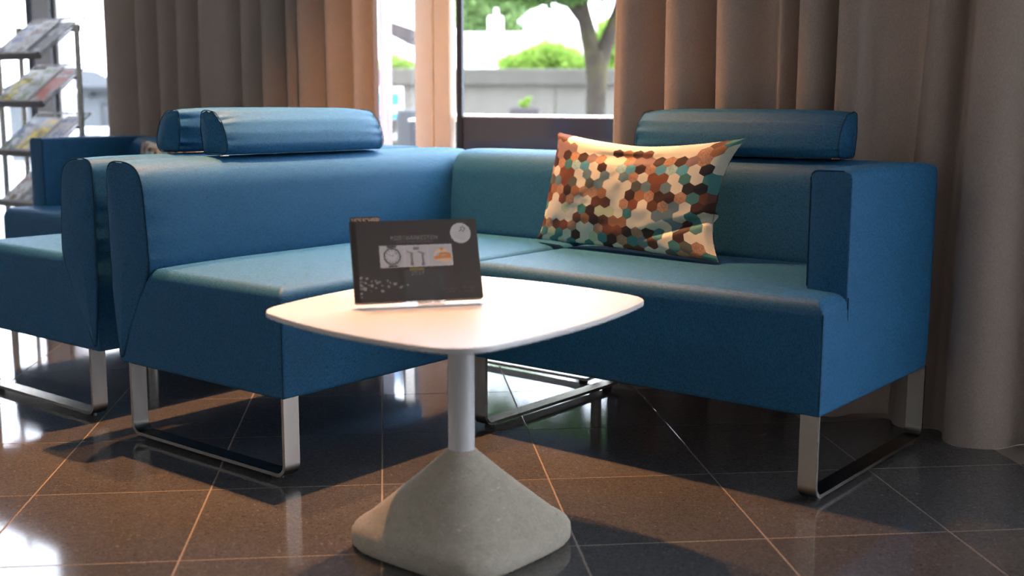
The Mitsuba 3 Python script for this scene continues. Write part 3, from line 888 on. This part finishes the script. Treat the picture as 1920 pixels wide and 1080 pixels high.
# the clear stand: back plate, foot and front lip
s = thing('display_stand', 'clear acrylic stand holding the catalogue upright on the white table', 'stand')
scene['mat_acrylic'] = {'type': 'thindielectric', 'int_ior': 1.55}
g0, g1 = bk(684, 930)[0], bk(1050, 930)[0]
obj('front_lip', onbook(box(g0, g1, -0.001, 0.0565, 0.0012, 0.0034)), 'mat_acrylic', s)
obj('ledge', onbook(box(g0, g1, -0.0034, -0.0012, -0.0125, 0.0034)), 'mat_acrylic', s)
obj('back_plate', onbook(box(g0 - 0.0, g1, -0.001, 0.12, -0.0182, -0.0160)), 'mat_acrylic', s)
foot = trimesh.Trimesh(np.array([O + a * eu + c * en0 + np.array([0, 0, d - 0.0100]) for a in (g0, g1) for c, d in ((-0.004, 0.0004), (-0.004, 0.0024), (-0.085, 0.0004), (-0.085, 0.0024))]), [[0, 1, 2]], process=False).convex_hull
obj('foot_plate', foot, 'mat_acrylic', s)


# ------------------------------------------------------------------ curtains
def curtain(name, pts, zs, label, mat='mat_curtain', th=0.0022, flare=None, lean=0.0, seed=1, parent=None):
    p = np.array(pts, float)
    d = np.r_[0, np.cumsum(np.linalg.norm(np.diff(p, axis=0), axis=1))]
    cs = CubicSpline(d, p)
    n = int(len(p) * 14)
    tt = np.linspace(0, d[-1], n)
    q0, dq = cs(tt), cs(tt, 1)
    nr = np.c_[-dq[:, 1], dq[:, 0]]
    nr /= np.linalg.norm(nr, axis=1, keepdims=True)
    rings = []
    for z in zs:
        q = q0.copy()
        w = meshkit.fbm(np.c_[q0 * 2.3, np.full(n, z * 0.55)], 3, seed) - 0.5
        fine = meshkit.noise(np.c_[q0 * 18, np.full(n, z * 3.0)], seed + 5) - 0.5
        q[:, 1] += w * 0.018 + fine * 0.003
        q[:, 0] += (meshkit.noise(np.c_[q0 * 3.1, np.full(n, z * 0.7)], seed + 9) - 0.5) * 0.02
        if flare is not None:
            q = flare(q, z)
        rings.append(np.r_[np.c_[q + nr * th / 2, np.full(n, z)], np.c_[(q - nr * th / 2)[::-1], np.full(n, z)]])
    m = loft(rings, False, False)
    q = np.arange(n - 1)
    hem = np.concatenate([np.stack([q, 2 * n - 2 - q, q + 1], 1), np.stack([q, 2 * n - 1 - q, 2 * n - 2 - q], 1)])
    m = trimesh.Trimesh(m.vertices, np.vstack([m.faces, hem]), process=False)
    return obj(name, fix(m), mat, parent, smooth=50)


yr, yv = 0.680, 0.818      # ridges towards the room, valleys towards the glass
ZS = np.r_[np.linspace(0.0015, 1.4, 26), np.linspace(1.5, 2.55, 6)]
L = [(-3.60, 0.745)]
rid = [(-3.535, 0), (-3.317, 0), (-3.181, 0.01), (-3.04, 0), (-2.904, 0.005), (-2.662, 0.01), (-2.524, -0.005), (-2.410, 0.02), (-2.322, 0), (-2.178, 0), (-2.050, 0.01)]
for k, (x, dy) in enumerate(rid):
    L.append((x, yr + dy))
    nx = rid[k + 1][0] if k + 1 < len(rid) else -2.0
    if k == 4:
        L += [(x + 0.07, 0.695), (x + 0.15, 0.715), (nx - 0.045, 0.79)]
    else:
        L += [(x + (nx - x) * 0.45, 0.5 * (yr + yv) - 0.005), (x + (nx - x) * 0.74, yv)] if k + 1 < len(rid) else []
L += [(-2.005, 0.755), (-1.985, 0.72)]
tag(curtain('curtain', L, ZS, '', seed=3), 'greyish brown curtain hanging in folds left of the window post', 'curtain')
Ls = [(-2.03, 0.815), (-2.00, 0.79), (-1.985, 0.765), (-1.972, 0.735), (-1.955, 0.750), (-1.938, 0.732), (-1.926, 0.745)]
tag(curtain('sheer_curtain', Ls, ZS, '', 'mat_sheer', 0.0012, seed=8), 'white sheer curtain edge showing beside the left brown curtain', 'curtain')
yr, yv = 0.668, 0.765
Rr = [(-0.955, 0.700), (-0.935, 0.668), (-0.89, 0.690), (-0.83, 0.757), (-0.783, 0.680), (-0.735, 0.690), (-0.675, 0.772), (-0.622, 0.680), (-0.58, 0.690), (-0.535, 0.750), (-0.50, 0.752), (-0.463, 0.710), (-0.452, 0.722), (-0.428, 0.765),
      (-0.401, 0.690), (-0.36, 0.690), (-0.318, 0.762), (-0.287, 0.680), (-0.255, 0.690), (-0.228, 0.745), (-0.20, 0.765), (-0.160, 0.775), (-0.108, 0.782)]


def flare_r(q, z):
    q = q.copy()
    q[:, 1] = np.clip(0.722 + (q[:, 1] - 0.722) * 1.35, 0.648, 0.822)
    return q


tag(curtain('curtain', Rr, ZS, '', seed=12, flare=flare_r), 'brown curtain lit orange in folds, right of the window behind the sofa headrest', 'curtain')
R2 = [(-0.100, 0.762), (-0.082, 0.735), (-0.055, 0.695), (-0.020, 0.705), (0.005, 0.742), (0.028, 0.715), (0.046, 0.655), (0.070, 0.624), (0.105, 0.618), (0.138, 0.635), (0.165, 0.690), (0.190, 0.745), (0.215, 0.755), (0.245, 0.710), (0.30, 0.680), (0.35, 0.735), (0.40, 0.765), (0.43, 0.72)]


def flare_2(q, z):
    q = q.copy()
    f = np.clip((1.05 - z) / 1.05, 0, 1)
    q[:, 0] += (q[:, 0] - 0.10) * 0.22 * f * (q[:, 0] < 0.24)
    q[:, 1] = np.maximum(q[:, 1], 0.600)
    return q


tag(curtain('curtain', R2, ZS, '', seed=21, flare=flare_2), 'brown curtain with one deep fold reaching the floor at the right edge of the photo', 'curtain')

# ------------------------------------------------------------------ magazine racks
scene['mat_shelf'] = {'type': 'thindielectric', 'int_ior': 1.49}
scene['mat_lip'] = pri((0.17, 0.15, 0.135), 0.4)
MAGC = [srgb(150, 60, 60), srgb(190, 190, 188), srgb(120, 80, 60), srgb(70, 72, 74), srgb(150, 150, 90), srgb(210, 205, 200), srgb(205, 90, 60), srgb(60, 90, 150), srgb(230, 200, 60), srgb(95, 75, 70), srgb(225, 225, 225), srgb(110, 140, 70)]


def mag_fn(k):
    a, b_, c_ = [mi.Color3f(MAGC[(k * q + q) % 12]) for q in (1, 5, 7)]
    w = mi.Color3f(MAGC[1] if k % 3 else MAGC[10])

    def fn(p, n, uv):
        inside = smoothstep(0.06, 0.07, uv.x) * smoothstep(0.94, 0.93, uv.x) * smoothstep(0.08, 0.09, uv.y) * smoothstep(0.74, 0.73, uv.y)
        n1 = fbm(uv.x * 7 + k * 3.1, uv.y * 8, k * 2.0)
        pic = mix(a, b_, smoothstep(0.40, 0.60, n1))
        pic = mix(pic, c_, smoothstep(0.58, 0.66, noise(uv.x * 9 + k, uv.y * 10, 3.0 + k)))
        blk = cell_rand(dr.floor(uv.x * 3), dr.floor(uv.y * 5), 10.0 + k)
        pic = mix(pic, w, dr.select(blk > 0.8, 0.8, 0.0))
        paper = w if k % 2 else mix(a, w, 0.35)
        col = mix(paper, pic, inside)
        word = smoothstep(0.80, 0.81, uv.y) * smoothstep(0.93, 0.92, uv.y) * smoothstep(0.08, 0.09, uv.x) * smoothstep(0.85, 0.84, uv.x)
        return mix(col, c_, word * dr.select(cell_rand(dr.floor(uv.x * 14), 0, k * 1.0) > 0.3, 1.0, 0.0))
    return fn


for k in range(8):
    scene[f'mat_mag_{k}'] = pri(proc(mag_fn(k)), 0.35, 0.5)


def rack(ox, oy, ang, where, tiers, first):
    """stand of slanted clear shelves; local x along the lip, local y away from the reader"""
    w = T().translate([ox, oy, 0]).rotate([0, 0, 1], ang)
    Mx = np.array(w.matrix)
    put = lambda m: m.copy().apply_transform(Mx)
    t = thing('magazine_rack', where, 'magazine rack')
    W = 0.345
    for x, y in ((-0.026, 0.05), (-0.026, 0.15), (W + 0.026, 0.15)):
        obj('post', put(cat(cyl(x, y, 0.0, tiers[0] + 0.10, 0.011, 16), cyl(x, y, tiers[0] + 0.10, tiers[0] + 0.125, 0.016, 16))), 'mat_chrome', t, smooth=30)
    obj('base', put(bbox(-0.045, W + 0.045, -0.02, 0.34, 0.0, 0.02, 0.004)), 'mat_chrome', t)
    dep, rise = 0.20, 0.155
    sl = math.atan2(rise, dep)
    n_ = 0
    for ti, z in enumerate(tiers):
        R4 = trimesh.transformations.rotation_matrix(sl, [1, 0, 0])
        tilt = lambda m: put(m.apply_transform(R4).apply_translation((0, 0, z)))
        sh = obj('shelf', tilt(box(-0.01, W + 0.01, 0, 0.262, -0.0015, -0.0014)), 'mat_shelf', t)
        obj('shelf_edge', tilt(cat(box(-0.01, W + 0.01, 0.258, 0.262, -0.004, 0.001), box(-0.01, -0.006, 0, 0.262, -0.004, 0.001), box(W + 0.006, W + 0.01, 0, 0.262, -0.004, 0.001))), 'mat_frame_grey', sh)
        obj('lip', tilt(box(-0.012, W + 0.012, -0.012, 0.0, -0.006, 0.022)), 'mat_lip', sh)
        for bx in (-0.026, W + 0.012):
            obj('bracket', put(box(bx, bx + 0.014, 0.135, 0.150, z + 0.098, z + 0.106)), 'mat_rubber', sh)
        xs = [(0.000, 0.111), (0.116, 0.227), (0.232, 0.343)]
        for mi_, (xa, xb) in enumerate(xs):
            h = 0.20 + 0.04 * rng.random()
            off = 0.001 + 0.0035 * (mi_ % 2)
            m = box(xa, xb, 0.001, h, off, off + 0.0045)
            v0 = np.array(m.vertices)
            m2 = tilt(m.copy())
            kk = (first + n_ * 3 + mi_) % 8
            tier_word = ('top', 'second', 'third', 'lowest')[ti]
            spot = ('left', 'middle', 'right')[mi_]
            uv = np.c_[(v0[:, 0] - xa) / (xb - xa), v0[:, 1] / h]
            o = obj('magazine', m2, f'mat_mag_{kk}', uv=uv)
            tag(o, f'{("pale", "colourful", "dark")[kk % 3]} magazine in the {spot} of the {tier_word} shelf of {("the near rack", "the rack at the photo edge")[first > 2]}', 'magazine', 'magazines in the racks')
        n_ += 1
    return t


yaw_cam = math.degrees(math.atan2(rgt[1], rgt[0]))
rack(-3.72, 0.27, yaw_cam - 36, 'steel magazine rack with slanted clear shelves beside the left curtain', (0.985, 0.80, 0.605, 0.40), 0)
rack(-4.19, -0.02, yaw_cam - 36, 'steel magazine rack cut by the left edge of the photo', (0.93, 0.72, 0.53, 0.33), 3)

# ------------------------------------------------------------------ outdoors
scene['mat_paving'] = pri(proc(lambda p, n, uv: mi.Color3f(0.27, 0.265, 0.26) * (0.85 + 0.3 * fbm(p.x * 2, p.y * 2, 0.0))), 0.8, 0.2)
struct('ground', box(-60, 40, 1.05, 70, -0.25, -0.10), 'mat_paving')
k = obj('ground_strip', box(2.75, 40, -30, 1.05, -0.25, -0.10), 'mat_paving')
labels[k] = {'kind': 'structure'}


def concrete_fn(p, n, uv):
    s_ = p.x * 0.78 + p.y * 0.63
    k = 0.80 + 0.16 * fbm(s_ * 3, p.z * 3, 1.0) + 0.14 * noise(s_ * 9, p.z * 0.6, 4.0)
    return mi.Color3f(0.19, 0.178, 0.147) * k


scene['mat_concrete'] = pri(proc(concrete_fn), 0.85, 0.2)
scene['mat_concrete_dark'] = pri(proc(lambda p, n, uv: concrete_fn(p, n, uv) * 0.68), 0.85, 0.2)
D = np.array([rgt[0], rgt[1]])
Fh = np.array([-D[1], D[0]])


def ab(a, c, z):   # metres along the wall direction and away from the camera, from the camera's foot
    return np.array([CAM[0] + a * D[0] + c * Fh[0], CAM[1] + a * D[1] + c * Fh[1], z])


def outbox(a0, a1, c0, c1, z0, z1, bev=0.0):
    m = bbox(a0, a1, c0, c1, z0, z1, bev) if bev else box(a0, a1, c0, c1, z0, z1)
    v = np.array(m.vertices)
    return trimesh.Trimesh(np.c_[CAM[0] + v[:, 0] * D[0] + v[:, 1] * Fh[0], CAM[1] + v[:, 0] * D[1] + v[:, 1] * Fh[1], v[:, 2]], np.array(m.faces), process=False)


WD = 11.0
t = thing('garden_wall', 'long low concrete wall outdoors behind the tree', 'wall')
for i in range(7):
    obj('wall_section', outbox(-2.3 + i * 0.9, -2.3 + i * 0.9 + 0.892, WD, WD + 0.2, -0.1, 0.965), 'mat_concrete', t)
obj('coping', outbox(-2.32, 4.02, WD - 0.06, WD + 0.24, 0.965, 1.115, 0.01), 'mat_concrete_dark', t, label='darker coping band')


# leaves: small bent quads
def leaves(centres, radii, n, size, seed, squash=0.8):
    r = np.random.default_rng(seed)
    C = np.array(centres, float)
    R = np.array(radii, float)
    w = R ** 2
    i = r.choice(len(C), n, p=w / w.sum())
    d = r.normal(size=(n, 3))
    d /= np.linalg.norm(d, axis=1, keepdims=True)
    rad = r.random(n) ** 0.45
    P = C[i] + d * (R[i] * rad)[:, None] * np.array([1, 1, squash])
    a = r.normal(size=(n, 3))
    a /= np.linalg.norm(a, axis=1, keepdims=True)
    b_ = np.cross(a, r.normal(size=(n, 3)))
    b_ /= np.linalg.norm(b_, axis=1, keepdims=True)
    nn = np.cross(a, b_)
    s_ = size * r.uniform(0.6, 1.2, n)[:, None]
    V = np.stack([P - a * s_, P + b_ * s_ * 0.45 + nn * s_ * 0.12, P + a * s_, P - b_ * s_ * 0.45 + nn * s_ * 0.12], 1).reshape(-1, 3)
    q = np.arange(n) * 4
    F_ = np.concatenate([np.stack([q, q + 1, q + 2], 1), np.stack([q, q + 2, q + 3], 1)])
    return trimesh.Trimesh(V, F_, process=False)


def leaf_mat(c, tr=0.9):
    return {'type': 'principledthin', 'base_color': rgb(c), 'roughness': 0.5, 'diff_trans': tr}


scene['mat_leaf'] = leaf_mat((0.115, 0.215, 0.055), 0.8)
scene['mat_leaf_light'] = leaf_mat((0.27, 0.42, 0.075))
scene['mat_leaf_far'] = leaf_mat((0.20, 0.31, 0.11))


def bark_fn(p, n, uv):
    k = 0.6 + 0.55 * fbm(p.x * 22, p.y * 22, p.z * 7) + 0.2 * noise(p.x * 60, p.y * 60, p.z * 25)
    moss = smoothstep(0.45, 0.7, fbm(p.x * 6 + 3, p.y * 6, p.z * 4))
    return mix(mi.Color3f(0.050, 0.040, 0.030), mi.Color3f(0.075, 0.068, 0.026), moss * 0.7) * k


scene['mat_bark'] = pri(proc(bark_fn), 0.9, 0.2)
TA, TC = 0.635, 9.1           # the tree, along the wall and away
t = thing('tree', 'dark trunked tree with forked branches outdoors behind the window glass', 'tree')
tr = [ab(TA - 0.01, TC, -0.12), ab(TA - 0.005, TC, 0.3), ab(TA, TC, 0.75), ab(TA + 0.005, TC, 1.02), ab(TA + 0.01, TC, 1.12), ab(TA + 0.012, TC, 1.20)]
rad = [0.120, 0.088, 0.078, 0.078, 0.070, 0.035]
trunk = tube(tr, np.array(rad), 20)
vv = np.array(trunk.vertices)
trunk.vertices = vv + ((meshkit.fbm(vv * np.array([14, 14, 6]), 3, 2) - 0.5)[:, None] * 0.03) * np.c_[vv[:, :2] - np.array(tr[2])[:2], np.zeros(len(vv))] / 0.08
obj('trunk', trunk, 'mat_bark', t, smooth=True)
for pts_, r_ in (([(0.0, 0.92), (-0.012, 1.10), (-0.055, 1.30), (-0.11, 1.52), (-0.16, 1.95), (-0.2, 2.5)], [0.066, 0.072, 0.062, 0.056, 0.045, 0.03]),
                 ([(0.01, 0.92), (0.025, 1.08), (0.085, 1.28), (0.17, 1.50), (0.27, 1.95), (0.3, 2.5)], [0.066, 0.066, 0.056, 0.050, 0.042, 0.03]),
                 ([(-0.03, 1.22), (-0.10, 1.42), (-0.22, 1.56), (-0.42, 1.68), (-0.75, 1.86)], [0.05, 0.040, 0.030, 0.022, 0.014]),
                 ([(-0.16, 1.60), (-0.02, 1.75), (0.05, 2.0), (0.1, 2.4)], [0.035, 0.03, 0.025, 0.02])):
    obj('branch', tube([ab(TA + a, TC + 0.02 * i_, z) for i_, (a, z) in enumerate(pts_)], np.array(r_), 12), 'mat_bark', t, smooth=True)
cs_, rs_ = [], []
r3 = np.random.default_rng(11)
for k in range(46):
    a, c, z = r3.normal(0, 0.72), r3.normal(0, 0.6), 2.15 + r3.normal(0, 0.42)
    z = max(z, 1.74 + 0.10 * abs(a))
    cs_.append(ab(TA + a - 0.05, TC + c, z))
    rs_.append(r3.uniform(0.22, 0.36))
for a, z, r_ in ((-0.14, 1.66, 0.15), (-0.34, 1.60, 0.14), (-0.56, 1.62, 0.15), (-0.75, 1.64, 0.12), (0.02, 1.70, 0.14), (0.16, 1.66, 0.10), (-0.24, 1.58, 0.09), (-0.95, 1.66, 0.12), (-0.44, 1.56, 0.07)):
    cs_.append(ab(TA + a, TC - 0.1, z))
    rs_.append(r_)
k = obj('foliage', leaves(cs_, rs_, 26000, 0.045, 4), 'mat_leaf', t)
labels[k] = {'label': 'green leaves of the crown', 'kind': 'stuff'}


def bush(name, label, catg, spec, n, size, mat, seed, stem=None):
    t = thing(name, label, catg)
    cs = [ab(a, c, z) for a, c, z, r in spec]
    k = obj('foliage', leaves(cs, [q[3] for q in spec], n, size, seed), mat, t)
    labels[k] = {'label': 'leaves', 'kind': 'stuff'}
    for q in (stem or []):
        obj('stem', tube([ab(*p_) for p_ in q[0]], np.array(q[1]), 8), 'mat_bark', t, smooth=True)
    return t


bush('shrub', 'bright green shrub growing above the concrete wall left of the tree trunk', 'shrub',
     [(-0.00, 11.9, 1.16, 0.17), (0.18, 11.8, 1.20, 0.19), (0.36, 11.9, 1.25, 0.22), (0.55, 11.8, 1.20, 0.19), (0.66, 11.9, 1.14, 0.13), (0.3, 11.9, 0.95, 0.32), (0.4, 11.9, 0.7, 0.36)], 7000, 0.040, 'mat_leaf_light', 21,
     [([(0.3, 11.95, -0.1), (0.3, 11.95, 0.5), (0.32, 11.9, 1.1)], [0.04, 0.03, 0.015])])
bush('shrub', 'green shrub right of the tree trunk, touching the curtain edge', 'shrub',
     [(1.06, 12.6, 1.52, 0.22), (1.20, 12.6, 1.32, 0.26), (1.10, 12.6, 1.15, 0.22), (1.2, 12.6, 0.8, 0.35)], 6000, 0.045, 'mat_leaf_light', 22, [([(1.1, 12.6, -0.1), (1.1, 12.6, 0.7), (1.08, 12.6, 1.4)], [0.05, 0.035, 0.015])])
bush('tree', 'pale green distant trees above the white house, left half of the window', 'tree',
     [(-0.72, 21, 2.55, 0.55), (-0.35, 21, 2.45, 0.55), (-0.05, 21.3, 2.75, 0.6), (0.35, 21, 3.0, 0.6), (-0.5, 21, 3.3, 0.9), (0.2, 21.5, 3.6, 0.9), (-0.6, 21.2, 2.1, 0.45), (-0.2, 21.2, 2.12, 0.42)], 12000, 0.085, 'mat_leaf_far', 23,
     [([(-0.3, 21.2, -0.1), (-0.3, 21.2, 1.5), (-0.2, 21.1, 3.0)], [0.16, 0.13, 0.06])])
bush('shrub', 'small pale shrub above the concrete wall left of the window post', 'shrub', [(-1.18, 11.9, 1.17, 0.16), (-1.02, 11.9, 1.13, 0.13), (-1.1, 12.0, 0.8, 0.4)], 3000, 0.04, 'mat_leaf_light', 25, [([(-1.1, 12, -0.1), (-1.1, 12, 1.1)], [0.03, 0.015])])
# white house with a chimney behind the wall, and the eaves of another one
scene['mat_render_white'] = pri((0.82, 0.81, 0.78), 0.8, 0.2)
scene['mat_roof_pale'] = pri((0.70, 0.69, 0.68), 0.7, 0.2)
scene['mat_eave'] = pri((0.055, 0.046, 0.045), 0.7, 0.2)
scene['mat_house_grey'] = pri((0.025, 0.029, 0.032), 0.8, 0.2)
scene['mat_house_pale'] = pri((0.085, 0.095, 0.10), 0.8, 0.2)
scene['mat_glass_dark'] = pri((0.03, 0.035, 0.04), 0.1, 0.6)


def roof(a0, a1, c0, c1, z0, z1, ov=0.15):
    am = (a0 + a1) / 2
    pts = [(a0 - ov, z0), (am, z1), (a1 + ov, z0), (a1 + ov, z0 - 0.08), (am, z1 - 0.08), (a0 - ov, z0 - 0.08)]
    m = trimesh.creation.extrude_polygon(Polygon(pts), c1 - c0 + 2 * ov, engine='earcut')
    v = np.array(m.vertices)
    P_ = np.c_[v[:, 0], c0 - ov + v[:, 2], v[:, 1]]
    return fix(trimesh.Trimesh(np.c_[CAM[0] + P_[:, 0] * D[0] + P_[:, 1] * Fh[0], CAM[1] + P_[:, 0] * D[1] + P_[:, 1] * Fh[1], P_[:, 2]], np.array(m.faces), process=False))


t = thing('house', 'white house with a chimney outdoors, above the concrete wall left of the tree', 'house')
obj('wall', outbox(-1.3, 2.6, 17.0, 19.0, -0.1, 1.70), 'mat_render_white', t)
obj('roof', cat(outbox(-1.4, 2.7, 16.9, 19.1, 1.70, 1.78, 0.01)), 'mat_roof_pale', t)
ch = obj('chimney', outbox(-0.36, -0.14, 17.6, 17.9, 1.78, 2.05, 0.01), 'mat_render_white', t)
obj('chimney_pot', outbox(-0.27, -0.21, 17.7, 17.8, 2.05, 2.17), 'mat_roof_pale', ch)
for a in (0.1, 1.2):
    w_ = obj('window', outbox(a, a + 0.5, 16.97, 17.0, 0.5, 1.3), 'mat_roof_pale', t)
    obj('pane', outbox(a + 0.05, a + 0.45, 16.96, 16.97, 0.55, 1.25), 'mat_roof_pale', w_)
t = thing('house', 'house with a dark slanting roof edge, just left of the window post', 'house')
obj('wall', outbox(-1.25, -0.95, 14.4, 16.5, -0.1, 1.15), 'mat_render_white', t)
e0 = outbox(-1.48, -0.93, 14.0, 16.8, 0, 0.16, 0.01)
vv = np.array(e0.vertices)
aa_ = (vv[:, :2] - CAM[:2]) @ D
vv[:, 2] += 1.60 - 0.33 * (aa_ + 1.48)
e0.vertices = vv
obj('roof', e0, 'mat_eave', t)
t = thing('house', 'grey house with dark windows and a gable outdoors, left of the left curtain', 'house')
obj('wall', outbox(-7.6, -5.0, 18.0, 20.0, -0.1, 0.95), 'mat_house_pale', t)
obj('roof', roof(-7.6, -6.4, 17.9, 20.0, 0.95, 1.32, 0.1), 'mat_house_grey', t)
obj('flat_roof', outbox(-6.4, -4.9, 17.8, 20.0, 0.95, 1.02), 'mat_house_grey', t)
for a in (-7.25, -6.85, -6.2, -5.75, -5.35):
    w_ = obj('window', outbox(a, a + 0.28, 17.97, 18.0, 0.30, 0.78), 'mat_house_grey', t)
    obj('pane', outbox(a + 0.03, a + 0.25, 17.96, 17.97, 0.33, 0.75), 'mat_glass_dark', w_)
t = thing('garden_wall', 'pale low wall outdoors below the grey house, left of the left curtain', 'wall')
obj('body', outbox(-5.2, -2.6, 14.0, 14.2, -0.1, 0.42), 'mat_house_pale', t)
obj('coping', outbox(-5.25, -2.55, 13.95, 14.25, 0.42, 0.50, 0.01), 'mat_roof_pale', t)
# barrier poles, red and white
scene['mat_red'] = pri((0.62, 0.10, 0.11), 0.5)
t = thing('barrier', 'red and white striped barrier outdoors beside the left curtain edge', 'barrier')
seg = np.linspace(0, 1, 7)
pa, pb = ab(-3.02, 8.2, 0.34), ab(-2.62, 8.2, 0.735)
for k in range(6):
    obj('beam', tube([pa + (pb - pa) * seg[k], pa + (pb - pa) * seg[k + 1]], 0.032, 10), 'mat_red' if k in (5,) else 'mat_frame_white', t, smooth=30)
obj('beam', tube([ab(-2.62, 8.2, 0.735), ab(-2.36, 8.2, 0.79)], 0.022, 10), 'mat_red', t, smooth=30)
obj('post', tube([ab(-2.70, 8.2, -0.1), ab(-2.70, 8.2, 0.82)], 0.02, 10), 'mat_frame_white', t, smooth=30)
obj('post', tube([ab(-2.38, 8.2, -0.1), ab(-2.38, 8.2, 0.80)], 0.02, 10), 'mat_red', t, smooth=30)
# planter, notice boards, grey box beside the post
t = thing('planter', 'small grey planter with a low plant standing before the concrete wall', 'planter')
scene['mat_planter'] = pri((0.055, 0.048, 0.045), 0.7)
obj('trough', outbox(-0.02, 0.19, 8.4, 8.62, -0.1, 0.775, 0.012), 'mat_planter', t)
k = obj('plant', leaves([ab(0.08, 8.5, 0.80), ab(0.11, 8.5, 0.83)], [0.038, 0.026], 200, 0.016, 31), 'mat_leaf_light', t)
labels[k] = {'label': 'low yellowish plant', 'kind': 'stuff'}
scene['mat_sky_blue'] = pri((0.06, 0.42, 0.80), 0.5)
scene['mat_lilac'] = pri((0.50, 0.36, 0.75), 0.5)
scene['mat_pic_grey'] = pri(proc(lambda p, n, uv: mix(mi.Color3f(0.55, 0.56, 0.52), mi.Color3f(0.06, 0.065, 0.05), smoothstep(0.40, 0.56, fbm(p.x * 11, p.y * 11, p.z * 9)))), 0.5)
t = thing('notice_board', 'white notice board with blue and lilac fields outdoors, left of the window post', 'sign')
obj('board', outbox(-0.95, -0.64, 7.0, 7.03, -0.1, 0.90, 0.004), 'mat_frame_white', t)
obj('blue_field', outbox(-0.93, -0.665, 6.992, 7.0, 0.795, 0.860), 'mat_sky_blue', t)
obj('lilac_field', outbox(-0.93, -0.665, 6.992, 7.0, 0.768, 0.795), 'mat_lilac', t)
obj('blue_band', outbox(-0.93, -0.660, 6.992, 7.0, 0.715, 0.742), 'mat_sky_blue', t)
obj('picture_field', outbox(-0.93, -0.668, 6.992, 7.0, 0.20, 0.705), 'mat_pic_grey', t)
t = thing('bin', 'dark grey box bin with a pale lid outdoors, touching the window post', 'bin')
scene['mat_bin'] = pri((0.045, 0.055, 0.068), 0.5)
obj('body', outbox(-0.455, -0.20, 5.3, 5.55, -0.1, 0.725, 0.006), 'mat_bin', t)
obj('lid', outbox(-0.465, -0.19, 5.29, 5.56, 0.725, 0.738, 0.003), 'mat_frame_white', t)
t = thing('planter', 'larger grey planter outdoors behind the bin, beside the window post', 'planter')
obj('trough', outbox(-0.62, -0.3, 6.4, 6.7, -0.1, 0.77, 0.01), 'mat_house_pale', t)
